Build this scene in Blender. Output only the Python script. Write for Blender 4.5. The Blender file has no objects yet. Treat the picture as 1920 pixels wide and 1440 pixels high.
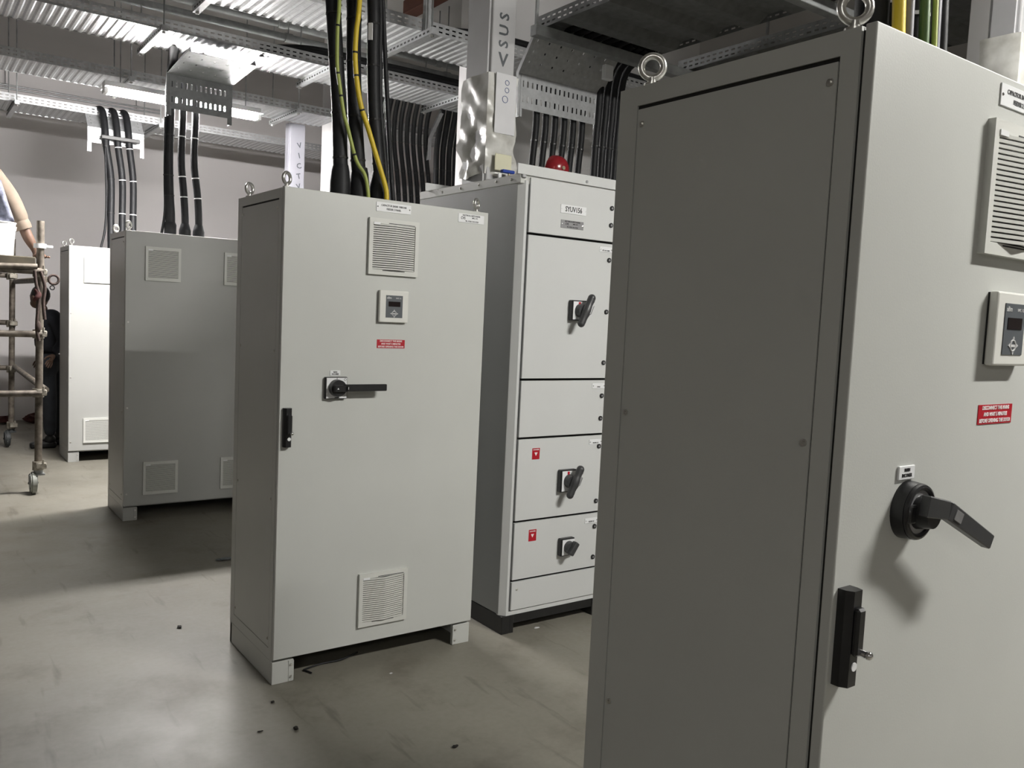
import bpy, bmesh, math, random
from mathutils import Vector, Matrix
random.seed(7)
S = bpy.context.scene
COL = S.collection
PI = math.pi

# ------------------------------------------------------------------ camera
F_PX = 1582.545
cam_d = bpy.data.cameras.new('camera')
cam_d.sensor_fit = 'HORIZONTAL'; cam_d.sensor_width = 36.0
cam_d.lens = F_PX * 36.0 / 1920.0
cam_d.clip_start = 0.02; cam_d.clip_end = 100
cam = bpy.data.objects.new('camera', cam_d); COL.objects.link(cam)
yaw, pitch, roll = 0.6291, 0.0793, 0.0466
f = Vector((math.sin(yaw)*math.cos(pitch), math.cos(yaw)*math.cos(pitch), -math.sin(pitch)))
r0 = Vector((math.cos(yaw), -math.sin(yaw), 0)); u0 = r0.cross(f)
rr = math.cos(roll)*r0 + math.sin(roll)*u0; uu = -math.sin(roll)*r0 + math.cos(roll)*u0
M4 = Matrix((rr, uu, -f)).transposed().to_4x4()
M4.translation = Vector((-1.2701, -3.3735, 1.6139))
cam.matrix_world = M4
S.camera = cam

# ------------------------------------------------------------------ world, exposure
w = bpy.data.worlds.new('world'); S.world = w; w.use_nodes = True
w.node_tree.nodes['Background'].inputs[0].default_value = (0.9, 0.95, 1.0, 1)
w.node_tree.nodes['Background'].inputs[1].default_value = 0.0
S.view_settings.view_transform = 'Standard'; S.view_settings.look = 'None'
S.view_settings.gamma = 1.0; S.view_settings.exposure = 0.0
S.view_settings.use_curve_mapping = False
TUBE, TUBE_NEAR, TUBE_FILL = 1000.0, 770.0, 220.0      # radiance of the fluorescent tubes (far lamp, near lamp, added fill lamp)

# ------------------------------------------------------------------ materials
MATS = {}
def mat(name, col, rough=0.5, metal=0.0, noise=0.0, nscale=8.0, bump=0.0, bscale=200.0, emit=None, spec=None, col2=None):
    m = bpy.data.materials.new(name); m.use_nodes = True
    nt = m.node_tree; b = nt.nodes['Principled BSDF']
    c = (*col, 1)
    b.inputs['Base Color'].default_value = c
    b.inputs['Roughness'].default_value = rough
    b.inputs['Metallic'].default_value = metal
    if spec is not None: b.inputs['Specular IOR Level'].default_value = spec
    tc = nt.nodes.new('ShaderNodeTexCoord')
    if noise > 0:
        n = nt.nodes.new('ShaderNodeTexNoise'); n.inputs['Scale'].default_value = nscale
        n.inputs['Detail'].default_value = 5
        nt.links.new(tc.outputs['Object'], n.inputs['Vector'])
        rp = nt.nodes.new('ShaderNodeValToRGB')
        rp.color_ramp.elements[0].position = 0.3; rp.color_ramp.elements[1].position = 0.7
        a = tuple(max(0, x*(1-noise)) for x in col); z = col2 if col2 else tuple(min(1, x*(1+noise*0.6)) for x in col)
        rp.color_ramp.elements[0].color = (*a, 1); rp.color_ramp.elements[1].color = (*z, 1)
        nt.links.new(n.outputs['Fac'], rp.inputs['Fac']); nt.links.new(rp.outputs['Color'], b.inputs['Base Color'])
    if bump > 0:
        n2 = nt.nodes.new('ShaderNodeTexNoise'); n2.inputs['Scale'].default_value = bscale; n2.inputs['Detail'].default_value = 2
        nt.links.new(tc.outputs['Object'], n2.inputs['Vector'])
        bp = nt.nodes.new('ShaderNodeBump'); bp.inputs['Strength'].default_value = bump; bp.inputs['Distance'].default_value = 0.002
        nt.links.new(n2.outputs['Fac'], bp.inputs['Height']); nt.links.new(bp.outputs['Normal'], b.inputs['Normal'])
    if emit:
        b.inputs['Emission Color'].default_value = (*emit[0], 1); b.inputs['Emission Strength'].default_value = emit[1]
    MATS[name] = m
    return m
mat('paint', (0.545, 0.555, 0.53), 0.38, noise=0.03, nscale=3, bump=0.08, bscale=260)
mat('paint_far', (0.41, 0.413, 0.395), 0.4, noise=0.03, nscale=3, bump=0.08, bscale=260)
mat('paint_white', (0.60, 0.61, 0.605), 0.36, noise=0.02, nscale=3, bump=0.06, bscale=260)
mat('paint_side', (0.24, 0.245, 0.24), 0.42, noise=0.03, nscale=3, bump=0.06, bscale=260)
mat('vent', (0.62, 0.625, 0.59), 0.45, noise=0.02)
mat('vent_dark', (0.03, 0.03, 0.03), 0.8, noise=0.1)
mat('gasket', (0.012, 0.012, 0.011), 0.7, noise=0.1)
mat('black', (0.014, 0.014, 0.015), 0.35, noise=0.15, nscale=30)
mat('rubber', (0.012, 0.0125, 0.014), 0.55, spec=0.3, noise=0.2, nscale=25, bump=0.1, bscale=90)
mat('plinth_black', (0.012, 0.012, 0.012), 0.5, noise=0.2)
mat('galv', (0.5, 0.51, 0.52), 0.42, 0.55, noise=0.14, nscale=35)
mat('galv_dull', (0.30, 0.31, 0.31), 0.6, 0.35, noise=0.2, nscale=20)
mat('zinc', (0.62, 0.61, 0.58), 0.3, 0.85, noise=0.1, nscale=40)
mat('chrome', (0.75, 0.75, 0.75), 0.15, 1.0, noise=0.03)
mat('plate_white', (0.78, 0.79, 0.80), 0.4, noise=0.02)
mat('plate_metal', (0.38, 0.38, 0.39), 0.35, 0.6, noise=0.08, nscale=60)
mat('ink', (0.01, 0.01, 0.012), 0.6, noise=0.02)
mat('ink_white', (0.85, 0.8, 0.8), 0.6, noise=0.02)
mat('ink_blue', (0.10, 0.14, 0.28), 0.6, noise=0.02)
mat('red', (0.42, 0.008, 0.02), 0.4, noise=0.04)
mat('red_bell', (0.24, 0.014, 0.02), 0.22, noise=0.05)
mat('screen', (0.012, 0.008, 0.008), 0.15, noise=0.02)
mat('ctrl_grey', (0.095, 0.105, 0.115), 0.4, noise=0.03)
mat('ctrl_white', (0.70, 0.70, 0.66), 0.35, noise=0.02)
mat('button', (0.55, 0.55, 0.55), 0.5, noise=0.03)
mat('handle_grey', (0.045, 0.046, 0.048), 0.4, noise=0.1)
mat('yellow', (0.68, 0.50, 0.03), 0.45, noise=0.06)
mat('green_yellow', (0.36, 0.42, 0.10), 0.45, noise=0.1)
mat('green', (0.05, 0.11, 0.02), 0.45, noise=0.1)
mat('grey_cable', (0.17, 0.17, 0.19), 0.4, noise=0.1)
mat('tie', (0.008, 0.008, 0.008), 0.4, noise=0.05)
mat('tag', (0.8, 0.8, 0.8), 0.5, noise=0.03)
mat('wall', (0.83, 0.80, 0.795), 0.8, noise=0.04, nscale=1.2, bump=0.1, bscale=60)
mat('ceiling', (0.46, 0.45, 0.44), 0.85, noise=0.06, nscale=1.5, bump=0.15, bscale=40)
mat('column', (0.70, 0.69, 0.69), 0.75, noise=0.03, nscale=2)
mat('wrap', (0.55, 0.54, 0.49), 0.3, noise=0.22, nscale=9, bump=0.7, bscale=24, col2=(0.75, 0.75, 0.72))
mat('duct', (0.52, 0.52, 0.53), 0.5, noise=0.08, nscale=4)
mat('duct_grey', (0.42, 0.42, 0.43), 0.5, noise=0.1, nscale=5)
mat('duct_far', (0.36, 0.36, 0.40), 0.5, noise=0.06, nscale=6)
mat('galv_tray_shade', (0.16, 0.165, 0.165), 0.6, 0.3, noise=0.2, nscale=20)  # galvanised colour darkened to stand for shade on the overhead trays
mat('duct_white', (0.70, 0.70, 0.72), 0.45, noise=0.06, nscale=6)
mat('blue', (0.02, 0.06, 0.35), 0.35, noise=0.05)
mat('cream', (0.70, 0.68, 0.50), 0.5, noise=0.05)
mat('brass', (0.45, 0.40, 0.28), 0.3, 0.8, noise=0.1)
mat('tube', (1, 1, 1), 0.3, emit=((1.0, 0.97, 0.95), TUBE))
mat('tube_near', (1, 1, 1), 0.3, emit=((1.0, 0.98, 0.93), TUBE_NEAR))
mat('tube_fill', (1, 1, 1), 0.3, emit=((1.0, 0.98, 0.93), TUBE_FILL))
mat('galv_bend_shade', (0.16, 0.165, 0.165), 0.55, 0.3, noise=0.2, nscale=25)  # shade of the drop bend below the lit tray, put into its base colour
mat('lamp_white', (0.85, 0.85, 0.85), 0.35, noise=0.01)
mat('rust_tube', (0.11, 0.09, 0.07), 0.6, 0.3, noise=0.45, nscale=18, col2=(0.22, 0.19, 0.155))
mat('coupler', (0.20, 0.18, 0.14), 0.55, 0.4, noise=0.4, nscale=25, col2=(0.42, 0.39, 0.33))
mat('plank', (0.075, 0.063, 0.042), 0.85, noise=0.35, nscale=9)
mat('timber', (0.12, 0.045, 0.03), 0.8, noise=0.3, nscale=9)
mat('wheel', (0.28, 0.29, 0.26), 0.6, noise=0.2, nscale=14)
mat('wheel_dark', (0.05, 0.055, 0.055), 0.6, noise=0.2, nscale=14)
mat('skin', (0.11, 0.06, 0.038), 0.55, noise=0.15, nscale=12)
mat('trousers', (0.15, 0.115, 0.085), 0.85, noise=0.12, nscale=14)
mat('navy', (0.02, 0.022, 0.03), 0.85, noise=0.25, nscale=14)
mat('dark_jean', (0.03, 0.034, 0.042), 0.85, noise=0.3, nscale=10)
mat('shirt', (0.13, 0.14, 0.24), 0.85, noise=0.75, nscale=16, col2=(0.36, 0.38, 0.48))
mat('hair', (0.008, 0.007, 0.006), 0.6, noise=0.1)
mat('shoe', (0.012, 0.012, 0.012), 0.5, noise=0.1)
mat('eye', (0.7, 0.68, 0.64), 0.3, noise=0.02)
mat('bucket', (0.85, 0.85, 0.84), 0.4, noise=0.02)
mat('rope', (0.055, 0.036, 0.03), 0.9, noise=0.4, nscale=60)
mat('red_cloth', (0.07, 0.02, 0.018), 0.9, noise=0.4, nscale=14)
mat('dirt', (0.02, 0.018, 0.015), 0.9, noise=0.3)
mat('chip', (0.6, 0.6, 0.6), 0.7, noise=0.1)

def floor_material():
    m = bpy.data.materials.new('floor_epoxy'); m.use_nodes = True
    nt = m.node_tree; b = nt.nodes['Principled BSDF']; L = nt.links
    tc = nt.nodes.new('ShaderNodeTexCoord')
    def noise(scale, det, vec=None, rough=0.55):
        n = nt.nodes.new('ShaderNodeTexNoise'); n.inputs['Scale'].default_value = scale
        n.inputs['Detail'].default_value = det; n.inputs['Roughness'].default_value = rough
        L.new(vec if vec else tc.outputs['Object'], n.inputs['Vector']); return n.outputs['Fac']
    def ramp(fac, p0, c0, p1, c1):
        r = nt.nodes.new('ShaderNodeValToRGB'); e = r.color_ramp.elements
        e[0].position = p0; e[0].color = (*c0, 1); e[1].position = p1; e[1].color = (*c1, 1)
        L.new(fac, r.inputs['Fac']); return r.outputs['Color']
    def mix(a, c, t, fac, fval=1.0):
        x = nt.nodes.new('ShaderNodeMix'); x.data_type = 'RGBA'; x.blend_type = t
        x.inputs['Factor'].default_value = fval
        if fac: L.new(fac, x.inputs['Factor'])
        L.new(a, x.inputs['A']); L.new(c, x.inputs['B']); return x.outputs['Result']
    base = ramp(noise(0.9, 6), 0.3, (0.193, 0.181, 0.150), 0.72, (0.243, 0.229, 0.193))
    fine = ramp(noise(38, 4), 0.35, (0.93, 0.93, 0.92), 0.65, (1, 1, 1))
    c = mix(base, fine, 'MULTIPLY', None)
    stain = ramp(noise(2.6, 8, rough=0.65), 0.54, (1, 1, 1), 0.68, (0.80, 0.78, 0.76))
    c = mix(c, stain, 'MULTIPLY', None)
    # scuffs: stretched noise
    mp = nt.nodes.new('ShaderNodeMapping'); mp.inputs['Scale'].default_value = (9, 1.3, 1); mp.inputs['Rotation'].default_value = (0, 0, 0.25)
    L.new(tc.outputs['Object'], mp.inputs['Vector'])
    sc = ramp(noise(1.3, 3, mp.outputs['Vector']), 0.62, (1, 1, 1), 0.72, (0.70, 0.68, 0.67))
    c = mix(c, sc, 'MULTIPLY', None)
    L.new(c, b.inputs['Base Color'])
    rg = ramp(noise(3.0, 5), 0.3, (0.42, 0.42, 0.42), 0.7, (0.58, 0.58, 0.58))
    L.new(rg, b.inputs['Roughness'])
    b.inputs['Specular IOR Level'].default_value = 0.35
    bp = nt.nodes.new('ShaderNodeBump'); bp.inputs['Strength'].default_value = 0.06; bp.inputs['Distance'].default_value = 0.01
    L.new(noise(14, 3), bp.inputs['Height']); L.new(bp.outputs['Normal'], b.inputs['Normal'])
    MATS['floor'] = m
floor_material()

# ------------------------------------------------------------------ mesh helpers
def box(bm, lo, hi, bevel=0.0, seg=1, mtx=None):
    c = [(a+b)/2 for a, b in zip(lo, hi)]; s = [abs(b-a) for a, b in zip(lo, hi)]
    r = bmesh.ops.create_cube(bm, size=1.0)
    vs = r['verts']
    bmesh.ops.scale(bm, vec=s, verts=vs); bmesh.ops.translate(bm, vec=c, verts=vs)
    if bevel > 0:
        es = list({e for v in vs for e in v.link_edges})
        g = bmesh.ops.bevel(bm, geom=es, offset=bevel, segments=seg, affect='EDGES', profile=0.5)
        vs = list({v for fc in g['faces'] for v in fc.verts} | {v for v in vs if v.is_valid})
    if mtx is not None: bmesh.ops.transform(bm, matrix=mtx, verts=[v for v in vs if v.is_valid])
    return vs
def cyl(bm, p0, p1, r, r2=None, n=16, caps=True):
    p0 = Vector(p0); p1 = Vector(p1); d = p1-p0
    q = d.to_track_quat('Z', 'Y').to_matrix().to_4x4(); q.translation = (p0+p1)/2
    return bmesh.ops.create_cone(bm, cap_ends=caps, segments=n, radius1=r, radius2=r if r2 is None else r2, depth=d.length, matrix=q)['verts']
def sphere(bm, c, r, n=12, sc=(1, 1, 1)):
    return bmesh.ops.create_uvsphere(bm, u_segments=n, v_segments=max(6, n//2+2), radius=r,
        matrix=Matrix.Translation(c) @ Matrix.Diagonal((*sc, 1)))['verts']
def torus(bm, c, R, r, axis='Y', n=24, m=10):
    rings = []
    for i in range(n):
        a = 2*PI*i/n; ring = []
        for j in range(m):
            b = 2*PI*j/m
            u = (R + r*math.cos(b)); x, z, y = u*math.cos(a), u*math.sin(a), r*math.sin(b)
            v = Vector((x, y, z)) if axis == 'Y' else (Vector((y, x, z)) if axis == 'X' else Vector((x, z, y)))
            ring.append(bm.verts.new(Vector(c)+v))
        rings.append(ring)
    for i in range(n):
        for j in range(m):
            bm.faces.new((rings[i][j], rings[(i+1) % n][j], rings[(i+1) % n][(j+1) % m], rings[i][(j+1) % m]))
def smooth_path(pts, k=6):
    pts = [Vector(p) for p in pts]
    if len(pts) < 3: return pts
    P = [2*pts[0]-pts[1]] + pts + [2*pts[-1]-pts[-2]]; out = []
    for i in range(1, len(P)-2):
        a, b, c, d = P[i-1:i+3]
        for s in range(k):
            t = s/k
            out.append(0.5*((2*b)+(c-a)*t+(2*a-5*b+4*c-d)*t*t+(3*b-a-3*c+d)*t**3))
    out.append(pts[-1]); return out
def sweep(bm, pts, r, n=10, caps=True):
    pts = [Vector(p) for p in pts]; rad = r if isinstance(r, (list, tuple)) else [r]*len(pts)
    t0 = (pts[1]-pts[0]).normalized(); a = Vector((0, 0, 1)) if abs(t0.z) < .9 else Vector((1, 0, 0))
    nrm = t0.cross(a).normalized(); rings = []
    for i, p in enumerate(pts):
        t = (pts[min(i+1, len(pts)-1)]-pts[max(i-1, 0)]).normalized()
        nrm = (nrm - t*nrm.dot(t)).normalized(); bn = t.cross(nrm)
        rings.append([bm.verts.new(p + rad[i]*(math.cos(2*PI*j/n)*nrm + math.sin(2*PI*j/n)*bn)) for j in range(n)])
    for i in range(len(rings)-1):
        for j in range(n):
            bm.faces.new((rings[i][j], rings[i][(j+1) % n], rings[i+1][(j+1) % n], rings[i+1][j]))
    if caps:
        bm.faces.new(rings[0][::-1]); bm.faces.new(rings[-1])
def prism(bm, poly, axis, a, b):
    # poly: list of 2D points in the two other axes (order x,y,z without axis)
    def mk(p, t):
        if axis == 'X': return (t, p[0], p[1])
        if axis == 'Y': return (p[0], t, p[1])
        return (p[0], p[1], t)
    v0 = [bm.verts.new(mk(p, a)) for p in poly]; v1 = [bm.verts.new(mk(p, b)) for p in poly]
    n = len(poly)
    bm.faces.new(v0); bm.faces.new(v1[::-1])
    for i in range(n): bm.faces.new((v0[i], v1[i], v1[(i+1) % n], v0[(i+1) % n]))

def finish(bm, name, smooth=None):
    bmesh.ops.recalc_face_normals(bm, faces=bm.faces)
    me = bpy.data.meshes.new(name); bm.to_mesh(me); bm.free()
    if smooth is not None:
        for p in me.polygons: p.use_smooth = True
        me.set_sharp_from_angle(angle=math.radians(smooth))
    return me
def obj(name, bm, m, parent=None, loc=(0, 0, 0), rot=(0, 0, 0), smooth=None, solid=0.0, label=None, kind=None):
    me = finish(bm, name, smooth) if isinstance(bm, bmesh.types.BMesh) else bm
    if not me.materials: me.materials.append(MATS[m])
    o = bpy.data.objects.new(name, me); COL.objects.link(o)
    o.location = loc; o.rotation_euler = rot
    if parent: o.parent = parent
    if solid:
        md = o.modifiers.new('thickness', 'SOLIDIFY'); md.thickness = solid; md.offset = 0
    if label: o['label'] = label
    if kind: o['kind'] = kind
    return o
def tag(o, label, cat, group=None):
    o['label'] = label; o['category'] = cat
    if group: o['group'] = group
    return o
def thing(name, label, cat, loc=(0, 0, 0), rotz=0, group=None):
    o = bpy.data.objects.new(name, None); COL.objects.link(o); o.empty_display_size = 0.05
    o.location = loc; o.rotation_euler = (0, 0, rotz)
    return tag(o, label, cat, group)
def B(): return bmesh.new()
def bobj(name, lo, hi, m, parent=None, bevel=0.0, seg=1, **k):
    bm = B(); box(bm, lo, hi, bevel, seg); return obj(name, bm, m, parent, **k)
def struct(o): o['kind'] = 'structure'; return o
TXT = {}
def text(name, body, size, loc, m, parent, rot=(PI/2, 0, 0), sx=1.0, ext=0.0003, align='CENTER'):
    key = (body, size, align)
    if key not in TXT:
        cu = bpy.data.curves.new('t', 'FONT'); cu.body = body; cu.size = size; cu.align_x = align; cu.align_y = 'CENTER'
        cu.extrude = ext; cu.resolution_u = 2; cu.offset = size*0.022
        o = bpy.data.objects.new('t', cu); COL.objects.link(o)
        dg = bpy.context.evaluated_depsgraph_get()
        me = bpy.data.meshes.new_from_object(o.evaluated_get(dg)); me.name = name
        bpy.data.objects.remove(o); bpy.data.curves.remove(cu)
        TXT[key] = me
    me = TXT[key]
    if not me.materials: me.materials.append(MATS[m])
    elif me.materials[0] != MATS[m]:
        me = me.copy(); me.materials[0] = MATS[m]
    o = bpy.data.objects.new(name, me); COL.objects.link(o); o.location = loc; o.rotation_euler = rot; o.scale = (sx, 1, 1)
    if parent: o.parent = parent
    return o

# ------------------------------------------------------------------ setting
X0, X1, Y0, Y1, ZC = -10.0, 12.0, -12.0, 9.0, 4.4
struct(bobj('floor', (X0, Y0, -0.1), (X1, Y1, 0), 'floor'))
struct(bobj('ceiling', (X0, Y0, ZC), (X1, Y1, ZC+0.15), 'ceiling'))
struct(bobj('wall_back', (X0, Y1, 0), (X1, Y1+0.15, ZC), 'wall'))
struct(bobj('wall_front', (X0, Y0-0.15, 0), (X1, Y0, ZC), 'wall'))
struct(bobj('wall_left', (X0-0.15, Y0, 0), (X0, Y1, ZC), 'wall'))
struct(bobj('wall_right', (X1, Y0, 0), (X1+0.15, Y1, ZC), 'wall'))
struct(bobj('wall_partition', (2.2, 2.05, 0), (4.6, 2.27, ZC), 'column', bevel=0.004))
struct(bobj('wall_pier', (2.2, 4.5, 0), (2.72, 4.86, ZC), 'column', bevel=0.004))
struct(bobj('wall_pillar', (3.0, -1.46, 0), (3.5, -1.18, ZC), 'column', bevel=0.004))

# ------------------------------------------------------------------ lamps
def lamp(cx, cy, z, label, tube='tube', group='twin tube fluorescent lamps', L=1.22):
    t = thing('fluorescent_lamp', label, 'lamp', (cx, cy, z), 0, group)
    h = L/2
    bm = B(); box(bm, (-h, -0.045, 0.02), (h, 0.045, 0.075), 0.006); obj('housing', bm, 'lamp_white', t)
    bm = B()
    for s in (-1, 1):
        vs = [bm.verts.new((x, s*y, zz)) for x in (-h, h) for y, zz in ((0.045, 0.024), (0.11, 0.022))]
        bm.faces.new((vs[0], vs[1], vs[3], vs[2]))
    obj('reflector', bm, 'lamp_white', t, solid=0.002)
    for s in (-1, 1):
        bm = B(); cyl(bm, (-h+0.03, s*0.026, -0.004), (h-0.03, s*0.026, -0.004), 0.015, n=12)
        obj('tube', bm, tube, t, smooth=40)
    for s in (-1, 1):
        bm = B(); box(bm, (s*h-0.03 if s > 0 else s*h, -0.05, -0.02), (s*h if s > 0 else s*h+0.03, 0.05, 0.02), 0.003)
        obj('end_cap', bm, 'lamp_white', t)
    for s in (-1, 1):
        bm = B(); cyl(bm, (s*h*0.8, 0, 0.07), (s*h*0.8, 0, ZC-z), 0.004, n=6); obj('hanger', bm, 'galv_dull', t)
    return t
lamp(0.62, 3.90, 3.2, 'glaring twin tube lamp hung between the trays over the far cabinets')
lamp(2.1, -3.75, 3.55, 'twin tube lamp hung in front of the near cabinet row', 'tube_near')
lamp(-4.2, -6.4, 3.5, 'added twin tube fill lamp, unseen behind the camera, left', 'tube_fill')  # added fill light for the near aisle, outside the view

# ------------------------------------------------------------------ shared small parts
def screw_mesh():
    bm = B(); cyl(bm, (0, 0, 0), (0, -0.003, 0), 0.0065, n=10); cyl(bm, (0, -0.003, 0), (0, -0.0055, 0), 0.0035, n=6)
    return finish(bm, 'screw')
SCREW = screw_mesh(); SCREW.materials.append(MATS['zinc'])
def eyebolt_mesh():
    bm = B(); torus(bm, (0, 0, 0.042), 0.0225, 0.0075, 'Y'); cyl(bm, (0, 0, 0), (0, 0, 0.008), 0.016, n=14); cyl(bm, (0, 0, 0.008), (0, 0, 0.02), 0.009, n=10)
    return finish(bm, 'eyebolt', 50)
EYE = eyebolt_mesh(); EYE.materials.append(MATS['zinc'])
def slat_mesh(wd, ridge):
    bm = B(); h = wd/2; t = 0.0031
    p = [(-h, -0.006), (0, -0.006-ridge), (h, -0.006), (h, 0.0), (0, -ridge), (-h, 0.0)]
    prism(bm, p, 'Z', -t, t); return finish(bm, 'slat')
SLAT = slat_mesh(0.205, 0.016); SLAT.materials.append(MATS['vent'])
SLAT_S = slat_mesh(0.10, 0.008); SLAT_S.materials.append(MATS['vent'])
def vent(parent, x, z, detailed=True, size=0.244):
    # x,z : centre on the door face y=0
    h = size/2; g = 0.106
    v = None
    bm = B()
    for lo, hi in (((-h, -0.014, -h), (h, 0, -0.0995)), ((-h, -0.014, 0.0995), (h, 0, h)), ((-h, -0.014, -0.0995), (-g+0.002, 0, 0.0995)), ((g-0.002, -0.014, -0.0995), (h, 0, 0.0995))):
        box(bm, lo, hi, 0.0)
    v = obj('vent_frame', bm, 'vent', parent, (x, 0, z))
    # rounded outer collar with a dark seal behind
    bobj('vent_seal', (-h+0.004, -0.003, -h+0.004), (h-0.004, 0.0005, h-0.004), 'gasket', v, loc=(-0.003, 0, -0.002))
    bobj('vent_back', (-g, -0.0045, -g), (g, -0.0035, g), 'vent_dark', v)
    if detailed:
        n = 21
        for i in range(n):
            obj('slat', SLAT, 'vent', v, (0, -0.005, -0.095 + 0.19*i/(n-1)))
        bobj('short_slot', (-0.055, -0.0145, -0.1045), (0.055, -0.0136, -0.1018), 'vent_dark', v); bobj('short_slot', (-0.03, -0.0145, 0.1018), (0.10, -0.0136, 0.1045), 'vent_dark', v)
    else:
        bm = B(); n = 24
        for i in range(n):
            zz = -0.1 + 0.2*i/(n-1); box(bm, (-g, -0.012, zz-0.0028), (g, -0.005, zz+0.0028))
        obj('louvre', bm, 'vent', v, kind='stuff')
    bobj('sticker', (-g+0.002, -0.016, g-0.012), (-g+0.034, -0.0125, g-0.002), 'plate_white', v)
    return v
def plate(parent, x0, x1, z0, z1, lines, m='plate_white', ink='ink', th=0.0025, name='nameplate', rivets=True, y=0.0, sx=0.85):
    p = bobj(name, (x0, y-th, z0), (x1, y, z1), m, parent, bevel=0.0006)
    cx = (x0+x1)/2
    for (t, s, zz, dx) in lines:
        text('lettering', t, s, (cx+dx, y-th-0.0004, z0+(z1-z0)*zz), ink, p, sx=sx)
    if rivets:
        bm = B()
        for xx in (x0+0.007, x1-0.007): sphere(bm, (xx, y-th, (z0+z1)/2), 0.0032, 8, (1, 0.6, 1))
        obj('rivet', bm, 'chrome', p)
    return p
def controller(parent, x0, x1, z0, z1):
    p = bobj('controller', (x0, -0.02, z0), (x1, -0.003, z1), 'ctrl_white', parent, bevel=0.004, seg=2)
    bobj('controller_seal', (x0+0.002, -0.004, z0+0.002), (x1-0.002, 0, z1-0.002), 'gasket', p)
    cx, cz = (x0+x1)/2, (z0+z1)/2
    bobj('faceplate', (cx-0.041, -0.0215, cz-0.049), (cx+0.041, -0.0198, cz+0.049), 'ctrl_grey', p)
    bobj('display', (cx-0.029, -0.0225, cz+0.0), (cx+0.029, -0.0214, cz+0.022), 'screen', p)
    bm = B(); torus(bm, (cx, -0.0215, cz-0.031), 0.0105, 0.0018, 'Y', 20, 6)
    prism(bm, [(cx-0.004, cz-0.018), (cx+0.004, cz-0.018), (cx, cz-0.013)], 'Y', -0.0228, -0.0214)
    prism(bm, [(cx-0.004, cz-0.044), (cx+0.004, cz-0.044), (cx, cz-0.049)], 'Y', -0.0228, -0.0214)
    prism(bm, [(cx-0.013, cz-0.027), (cx-0.013, cz-0.035), (cx-0.020, cz-0.031)], 'Y', -0.0228, -0.0214)
    prism(bm, [(cx+0.013, cz-0.027), (cx+0.013, cz-0.035), (cx+0.020, cz-0.031)], 'Y', -0.0228, -0.0214)
    box(bm, (cx-0.008, -0.0226, cz-0.034), (cx+0.008, -0.0214, cz-0.029))
    obj('button', bm, 'button', p)
    text('lettering', 'aBm', 0.013, (cx-0.026, -0.0218, cz+0.038), 'button', p)
    text('lettering', 'RVC 12', 0.008, (cx+0.020, -0.0218, cz+0.037), 'button', p)
    return p
def door_lock(parent, x, z0, z1):
    bm = B(); prism(bm, [(x-0.017, 0), (x-0.017, -0.014), (x-0.009, -0.026), (x+0.013, -0.026), (x+0.017, -0.014), (x+0.017, 0)], 'Z', z0, z1)
    o = obj('lock_handle', bm, 'black', parent)
    bobj('grip', (x-0.008, -0.036, z0+0.055), (x+0.014, -0.024, z1-0.028), 'black', o, bevel=0.004)
    bm = B(); cyl(bm, (x+0.008, -0.026, z0+0.060), (x+0.008, -0.046, z0+0.060), 0.0065, n=12); sphere(bm, (x+0.008, -0.048, z0+0.060), 0.0075, 10)
    obj('button', bm, 'chrome', o, smooth=50)
    bm = B(); cyl(bm, (x+0.004, -0.025, z0+0.034), (x+0.004, -0.0275, z0+0.034), 0.0075, n=14)
    obj('lock_cylinder', bm, 'plate_white', o)
    return o

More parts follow.
